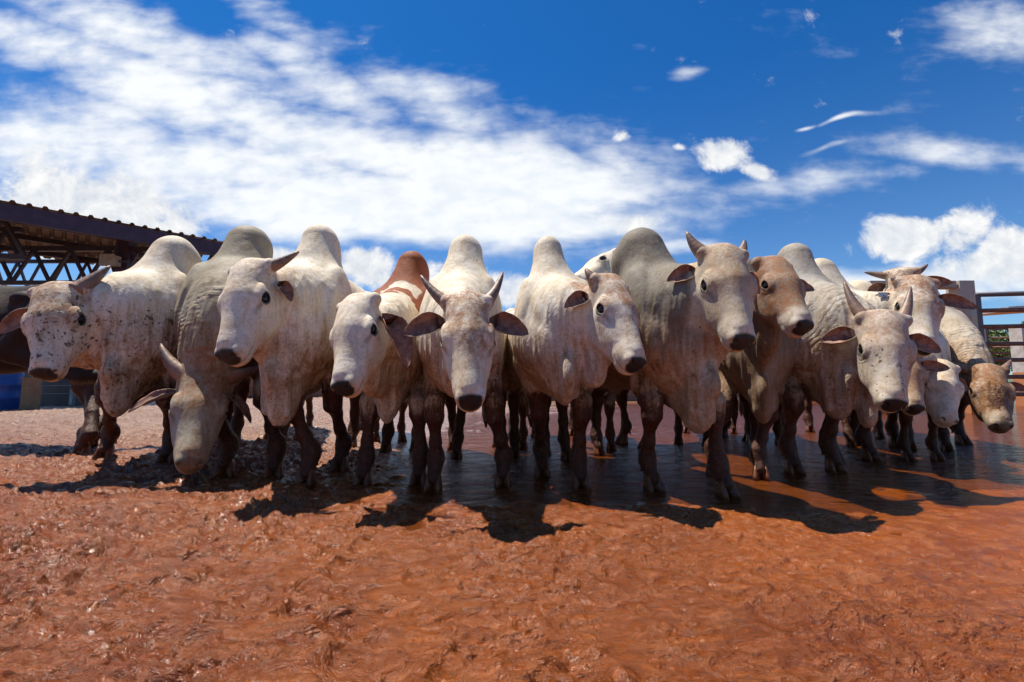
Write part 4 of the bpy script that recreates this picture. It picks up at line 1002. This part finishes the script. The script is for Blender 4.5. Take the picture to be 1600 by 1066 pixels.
def build_wall():
    t = thing('low_wall', 'long low brown brick wall seen between the legs at the back of the yard', 'wall', (0, 17, 0))
    mb = MB(); mb.box((1, 0, 0.42), (30, 0.22, 1.0)); mb.build('brickwork', M['brick'], t)
    mb = MB(); mb.box((1, 0, 0.96), (30.1, 0.30, 0.07)); mb.build('coping', M['concrete'], t)
build_wall()

def build_shed():
    A = P(0, 309, 9.4); B_ = P(352, 381, 12.3); z0 = (A[2]+B_[2])/2
    A = np.array([A[0], A[1], z0]); B_ = np.array([B_[0], B_[1], z0])
    e = nrm(B_-A); n = np.array([-e[1], e[0], 0]); A = A-e*9
    L_ = np.linalg.norm(B_-A)
    t = thing('open_shed', 'open steel shed with corrugated roof and lattice girders behind the left cattle', 'shed', (float(A[0]), float(A[1]), 0))
    off = -np.array([A[0], A[1], 0])
    def roof(p0, run, rise):
        pr = []; x = 0
        while x < L_: pr += [(x, 0), (x+0.13, 0), (x+0.16, 0.05), (x+0.21, 0.05), (x+0.24, 0)]; x += 0.25
        v = []; f = []
        for k, (q, dz) in enumerate(((0, 0), (1, 0))):
            for (s_, h_) in pr: v.append(p0+e*s_+n*run*q+np.array((0, 0, rise*q+h_)))
        m_ = len(pr)
        v += [p-np.array((0, 0, 0.008)) for p in v]
        for i in range(m_-1): f += [(i, i+1, m_+i+1, m_+i), (2*m_+i+1, 2*m_+i, 3*m_+i, 3*m_+i+1), (i+1, i, 2*m_+i, 2*m_+i+1)]
        return v, f
    mb = MB(); mb.add(*roof(A+off, 2.9, 0.45)); mb.build('roof', M['roof'], t)
    mb = MB(); mb.add(*roof(A+off+n*2.9+np.array((0, 0, 0.45)), 2.9, -0.45)); mb.build('roof', M['roof'], t)
    mb = MB(); mb.bar(A+off+n*0.06-np.array((0, 0, 0.26)), B_+off+n*0.06-np.array((0, 0, 0.22)), 0.10, 0.36); mb.build('fascia_beam', M['steel_purple'], t)
    for k in range(5):
        q = n*(0.9+k*1.05)+np.array((0, 0, 0.45*(1-abs(0.9+k*1.05-2.9)/2.9)-0.10))
        mb = MB(); mb.bar(A+off+q, B_+off+q, 0.07, 0.14); mb.build('purlin', M['steel_dark'], t)
    def girder(p, q, zt, zb, bays, w=0.11):
        mb = MB(); p = np.array(p, float); q = np.array(q, float); d = (q-p)
        T = lambda s_, z: np.array([p[0]+d[0]*s_, p[1]+d[1]*s_, z])
        mb.bar(T(0, zt), T(1, zt), w, w*1.2); mb.bar(T(0, zb), T(1, zb), w*0.8, w)
        for i in range(bays):
            mb.bar(T(i/bays, zb+0.02), T((i+0.5)/bays, zt-0.02), w*0.62); mb.bar(T((i+0.5)/bays, zt-0.02), T((i+1)/bays, zb+0.02), w*0.62)
        mb.build('lattice_girder', M['steel_dark'], t)
    cx = P(194, 440, 12.0); o2 = off[:2]; gp = lambda x, y: (x+o2[0], y+o2[1])
    girder(gp(cx[0], 12.0), gp(cx[0]-8, 12.0), 4.25, 3.32, 8); girder(gp(cx[0], 12.0), gp(P(352, 400, 12.4)[0], 12.4), 4.25, 3.55, 4)
    girder(gp(cx[0]-0.4, 14.0), gp(cx[0]-12, 14.0), 4.45, 3.6, 16, 0.09); girder(gp(cx[0]-2.0, 11.2), gp(cx[0]-9.5, 11.0), 4.5, 3.75, 10, 0.10)
    girder(gp(cx[0]-1.2, 10.6), gp(cx[0]-9, 9.0), 4.55, 3.62, 8, 0.13)
    for (x, y) in ((cx[0], 12.0), (cx[0]-7.5, 11.9)):
        X, Y_ = gp(x, y); mb = MB(); mb.box((X, Y_, 4.0), (0.34, 0.30, 1.15)); mb.build('column', M['steel_purple'], t)
        mb = MB(); mb.box((X, Y_, 1.7), (0.40, 0.36, 3.44)); mb.build('column_base', M['concrete'], t)
    fl = thing('floodlight', 'box floodlight hanging beside the purple shed column', 'lamp', tuple(P(174, 408, 11.7)))
    mb = MB(); mb.box((0, 0, 0), (0.34, 0.22, 0.26)); mb.box((0, -0.13, 0), (0.38, 0.03, 0.30)); mb.build('housing', M['concrete'], fl)
    mb = MB(); mb.bar((0.05, 0, 0.13), (0.12, 0.0, 0.45), 0.04); mb.bar((0.15, 0.02, 0.0), (0.34, 0.22, 0.02), 0.05); mb.build('bracket', M['steel_dark'], fl)
build_shed()

def drum(px, py, r, h, lab):
    p = G(px, py); t = thing('drum', lab, 'drum', tuple(p), 0)
    mb = MB(); zs = [0, 0.03, 0.3*h, 0.33*h, 0.36*h, 0.63*h, 0.66*h, 0.69*h, 0.96*h, h]; rr = [r*0.95, r, r, r*1.05, r, r, r*1.05, r, r, r*0.95]
    mb.tube([(0, 0, z) for z in zs], rr, 28); mb.build('barrel_body', M['plastic_blue'], t, True)
    mb = MB(); mb.tube([(0, 0, h-0.01), (0, 0, h+0.02)], [r*0.97, r*0.97], 28); mb.build('lid', M['plastic_blue'], t)
drum(6, 641, 0.24, 0.78, 'large blue plastic drum under the shed at the left edge')
drum(-45, 641, 0.24, 0.78, 'blue plastic drum at the left frame edge beside the large one')
def post(px, py, w, h, m_, name, lab, cat):
    p = G(px, py); t = thing(name, lab, cat, tuple(p)); mb = MB(); mb.box((0, 0, h/2), (w, w, h)); mb.build('shaft', m_, t)
    mb = MB(); mb.box((0, 0, h+0.015), (w*1.15, w*1.15, 0.03)); mb.build('cap', m_, t)
post(46, 641, 0.20, 0.62, M['board'], 'bollard', 'tan wooden bollard beside the blue drum', 'bollard')
post(53.5, 640, 0.06, 0.70, M['plastic_blue'], 'pipe_post', 'thin blue pipe post next to the tan bollard', 'post')
def pen():
    t = thing('wire_fence', 'dark slatted pen fence with wires and pale posts below the bull\'s chin', 'fence', tuple(G(60, 634)))
    o = np.array(G(60, 634)); 
    q = [np.array(G(x, 634))-o for x in (-60, 60, 112, 190)]
    for p in q: mb = MB(); mb.box(p+np.array((0, 0, 0.40)), (0.08, 0.08, 0.86)); mb.build('post', M['white'], t)
    for z in (0.3, 0.5, 0.7): mb = MB(); mb.tube([q[0]+np.array((0, -0.05, z)), q[-1]+np.array((0, -0.05, z))], 0.010, 6); mb.build('wire', M['concrete'], t)
    mb = MB(); mb.bar(q[0]+np.array((0, 0.5, 0.45)), q[-1]+np.array((0, 0.5, 0.45)), 0.05, 0.9); mb.build('back_board', M['steel_dark'], t)
pen()

def pillar_frame():
    c = P(1514, 600, 10.0); t = thing('pillar_frame', 'concrete pillar with a crossbeam, its lower half stained orange by mud', 'pillar', (float(c[0]), 10.0, 0))
    zt = P(1514, 441, 10.0)[2]
    mb = MB(); mb.box((0, 0, zt/2-0.05), (0.33, 0.33, zt+0.1)); mb.build('pillar', M['pillar'], t)
    mb = MB(); mb.box((-1.0, 0, zt-0.07), (1.62, 0.24, 0.15)); mb.build('crossbeam', M['concrete'], t)
    mb = MB(); mb.box((-1.96, 0, zt/2-0.05), (0.30, 0.30, zt+0.1)); mb.build('pillar', M['pillar'], t)
    mb = MB(); mb.tube([(-1.3, 1.2, 2.15), (-0.5, 0.5, 2.35), (0.1, 0.2, 2.45)], 0.05, 8); mb.build('pipe', M['rail_blue'], t)
pillar_frame()
def gate(px, Y0, Y1, xr, pys, name, lab, r, mt, m2):
    """rails level, running from the post towards the right"""
    p0 = P(px, 600, Y0); t = thing(name, lab, 'gate', (float(p0[0]), Y0, 0)); e = np.array([xr, Y1-Y0, 0.0])
    zt = P(px, pys[0], Y0)[2]
    for k in range(3):
        mb = MB(); q = e*k/2.0; mb.box(q+np.array((0, 0, zt/2-0.05)), (r*2.6, r*2.6, zt+0.1)); mb.build('post', m2 if k == 0 else mt, t)
    for i, py in enumerate(pys):
        z = P(px, py, Y0)[2]; mb = MB(); rr = r*(1.15 if i == 0 else 1.0)
        mb.tube([np.array((0, -0.02, z)), e*0.5+np.array((0, -0.02, z)), e+np.array((0, -0.02, z))], rr, 10); mb.build('rail', m2 if i == 0 else mt, t, True)
gate(1537, 8.6, 8.2, 2.6, (461, 486, 511, 538, 563, 589, 616), 'cattle_gate', 'rusty horizontal-rail cattle gate at the right edge', 0.040, M['rail'], M['rail_blue'])
gate(1548, 15.2, 15.2, 5.0, (514, 528, 543, 552, 560), 'far_pen_rails', 'thin far pen rails seen through the near gate', 0.030, M['rail'], M['rail_blue'])
t_ = thing('white_pillar', 'white pillar with orange mud-stained base behind the gate at the right edge', 'pillar', tuple(P(1604, 600, 13)*np.array((1, 1, 0))))
mb = MB(); mb.box((0, 0, 0.45), (0.36, 0.36, 1.0)); mb.build('stained_base', M['pillar'], t_)
mb = MB(); mb.box((0, 0, 1.6), (0.34, 0.34, 1.3)); mb.build('shaft', M['white'], t_)
def far_roof():
    c = P(1600, 483, 16); t = thing('trough_roof', 'long pale sheet roof seen over the second rail of the gate', 'roof', (float(c[0]), 16, 0))
    mb = MB(); mb.bar((-1.5, 0, c[2]-0.12), (6, 0.8, c[2]+0.45), 1.6, 0.14); mb.build('roof_sheet', M['white'], t)
    for x in (0.8, 5.6): mb = MB(); mb.box((x, 0.2, c[2]/2-0.12+x*0.03), (0.12, 0.12, c[2]-0.2)); mb.build('post', M['rail'], t)
far_roof()

def leafmat(name, c1, c2):
    m_, N, b = mat(name); co = obco(N); oi = N.new('ShaderNodeNewGeometry')
    f = N.m('ADD', N.m('MULTIPLY', oi.outputs['Random Per Island'], 0.6), N.m('MULTIPLY', N.noise(co, 1.5, 3), 0.4))
    N.l.new(N.mix(f, c1, c2), b.inputs['Base Color']); b.inputs['Roughness'].default_value = 0.5
    b.inputs['Transmission Weight'].default_value = 0.0
    return m_
M['leaf1'] = leafmat('leaves_bright', (0.050, 0.090, 0.018), (0.150, 0.200, 0.045))
M['leaf2'] = leafmat('leaves_dark', (0.030, 0.058, 0.016), (0.085, 0.125, 0.035))
M['bark'] = simple('bark', (0.12, 0.085, 0.06), (0.07, 0.05, 0.038), 12, (0.7, 0.9), 0.6, bd=0.02, stretch=(1, 1, 0.3))
def tree(px, Y, h, cr, lab, lm='leaf1', nleaf=5200, seed=0):
    rs = np.random.RandomState(seed); p = P(px, 600, Y)
    t = thing('tree', lab, 'tree', (float(p[0]), Y, 0), 0, 'trees standing beyond the gate')
    mb = MB(); tips = []
    mb.tube([(0, 0, -0.1), (0.05*h, 0, h*0.25), (0.02*h, 0.03*h, h*0.5)], [0.045*h, 0.032*h, 0.022*h], 9)
    for k in range(9):
        an = k*2.4+rs.rand(); el = rs.uniform(0.25, 1.1); st = np.array((0.03*h, 0.01*h, h*rs.uniform(0.24, 0.5))); ln = cr*rs.uniform(0.7, 1.05)
        mid = st+np.array((math.cos(an)*ln*0.5, math.sin(an)*ln*0.5, ln*0.35*el)); tip = st+np.array((math.cos(an)*ln, math.sin(an)*ln, ln*0.75*el))
        mb.tube([st, mid, tip], [0.014*h, 0.009*h, 0.003*h], 6)
        tips += [mid*0.4+tip*0.6, tip, tip+rs.randn(3)*0.2*cr*0.6, mid+rs.randn(3)*0.25*cr]
    mb.build('trunk', M['bark'], t, True)
    tips = np.array(tips); sz = cr*rs.uniform(0.16, 0.34, len(tips))
    k = rs.randint(0, len(tips), nleaf); d = rs.randn(nleaf, 3); d /= np.linalg.norm(d, axis=1)[:, None]
    c = tips[k]+d*(sz[k]*rs.rand(nleaf)**0.45)[:, None]*np.array((1.25, 1.25, 0.62))
    a = rs.randn(nleaf, 3); a /= np.linalg.norm(a, axis=1)[:, None]; b = np.cross(a, d); b /= np.linalg.norm(b, axis=1)[:, None]
    s = (rs.uniform(0.5, 1.1, nleaf)*0.085*(Y/25)**0.5)[:, None]
    V = np.stack([c-a*s*1.5, c-b*s*0.7, c+a*s*1.5, c+b*s*0.7], 1).reshape(-1, 3); Q = np.arange(nleaf*4).reshape(-1, 4)
    me = quad_mesh('crown', V, Q, M[lm]); o = bpy.data.objects.new('crown', me); C.objects.link(o); o.parent = t
tree(1562, 24, 5.0, 2.0, 'leafy tree just right of the mud-stained pillar', 'leaf1', 5200, 1)
tree(1490, 26, 5.4, 2.2, 'dark green tree showing inside the pillar frame', 'leaf2', 5200, 2)
tree(1606, 21, 4.2, 2.1, 'open-crowned tree behind the gate rails at the right edge', 'leaf1', 6500, 3)
tree(1680, 25, 5.2, 2.4, 'broad tree standing beyond the right frame edge', 'leaf2', 4500, 4)
tree(1420, 40, 6.0, 3.0, 'distant dark tree hidden mostly by the horned cows', 'leaf2', 4000, 5)
for i, (px, Y, h) in enumerate(((1250, 60, 4.5), (1050, 70, 5), (650, 65, 4), (450, 60, 4.5))):
    tree(px, Y, h, h*0.6, ('far low tree behind the dewlapped cow', 'far low tree behind the tallest bull', 'far low tree behind the red-humped cow', 'far low tree behind the left cattle')[i], 'leaf2', 2500, 20+i)
def hills():
    xs = np.linspace(-900, 900, 120); prof = 14+9*vnoise(xs/140, 3.1)+5*vnoise(xs/45, 8.2); v = []; f = []
    for k, (q, yy) in enumerate(((0.0, 640), (0.55, 680), (1.0, 760), (0.8, 900), (0.0, 1000))):
        for i, x in enumerate(xs): v.append((x, yy+20*math.sin(i*0.7), -2+prof[i]*q+2*q*float(vnoise(x/30, k))))
    n = len(xs)
    for k in range(4):
        for i in range(n-1): f.append((k*n+i, k*n+i+1, (k+1)*n+i+1, (k+1)*n+i))
    o = link_mesh('hills', v, f, simple('far_hill_scrub', (0.075, 0.11, 0.075), (0.11, 0.12, 0.07), 0.03, (0.8, 0.9), 0.0)); struct(o)
hills()
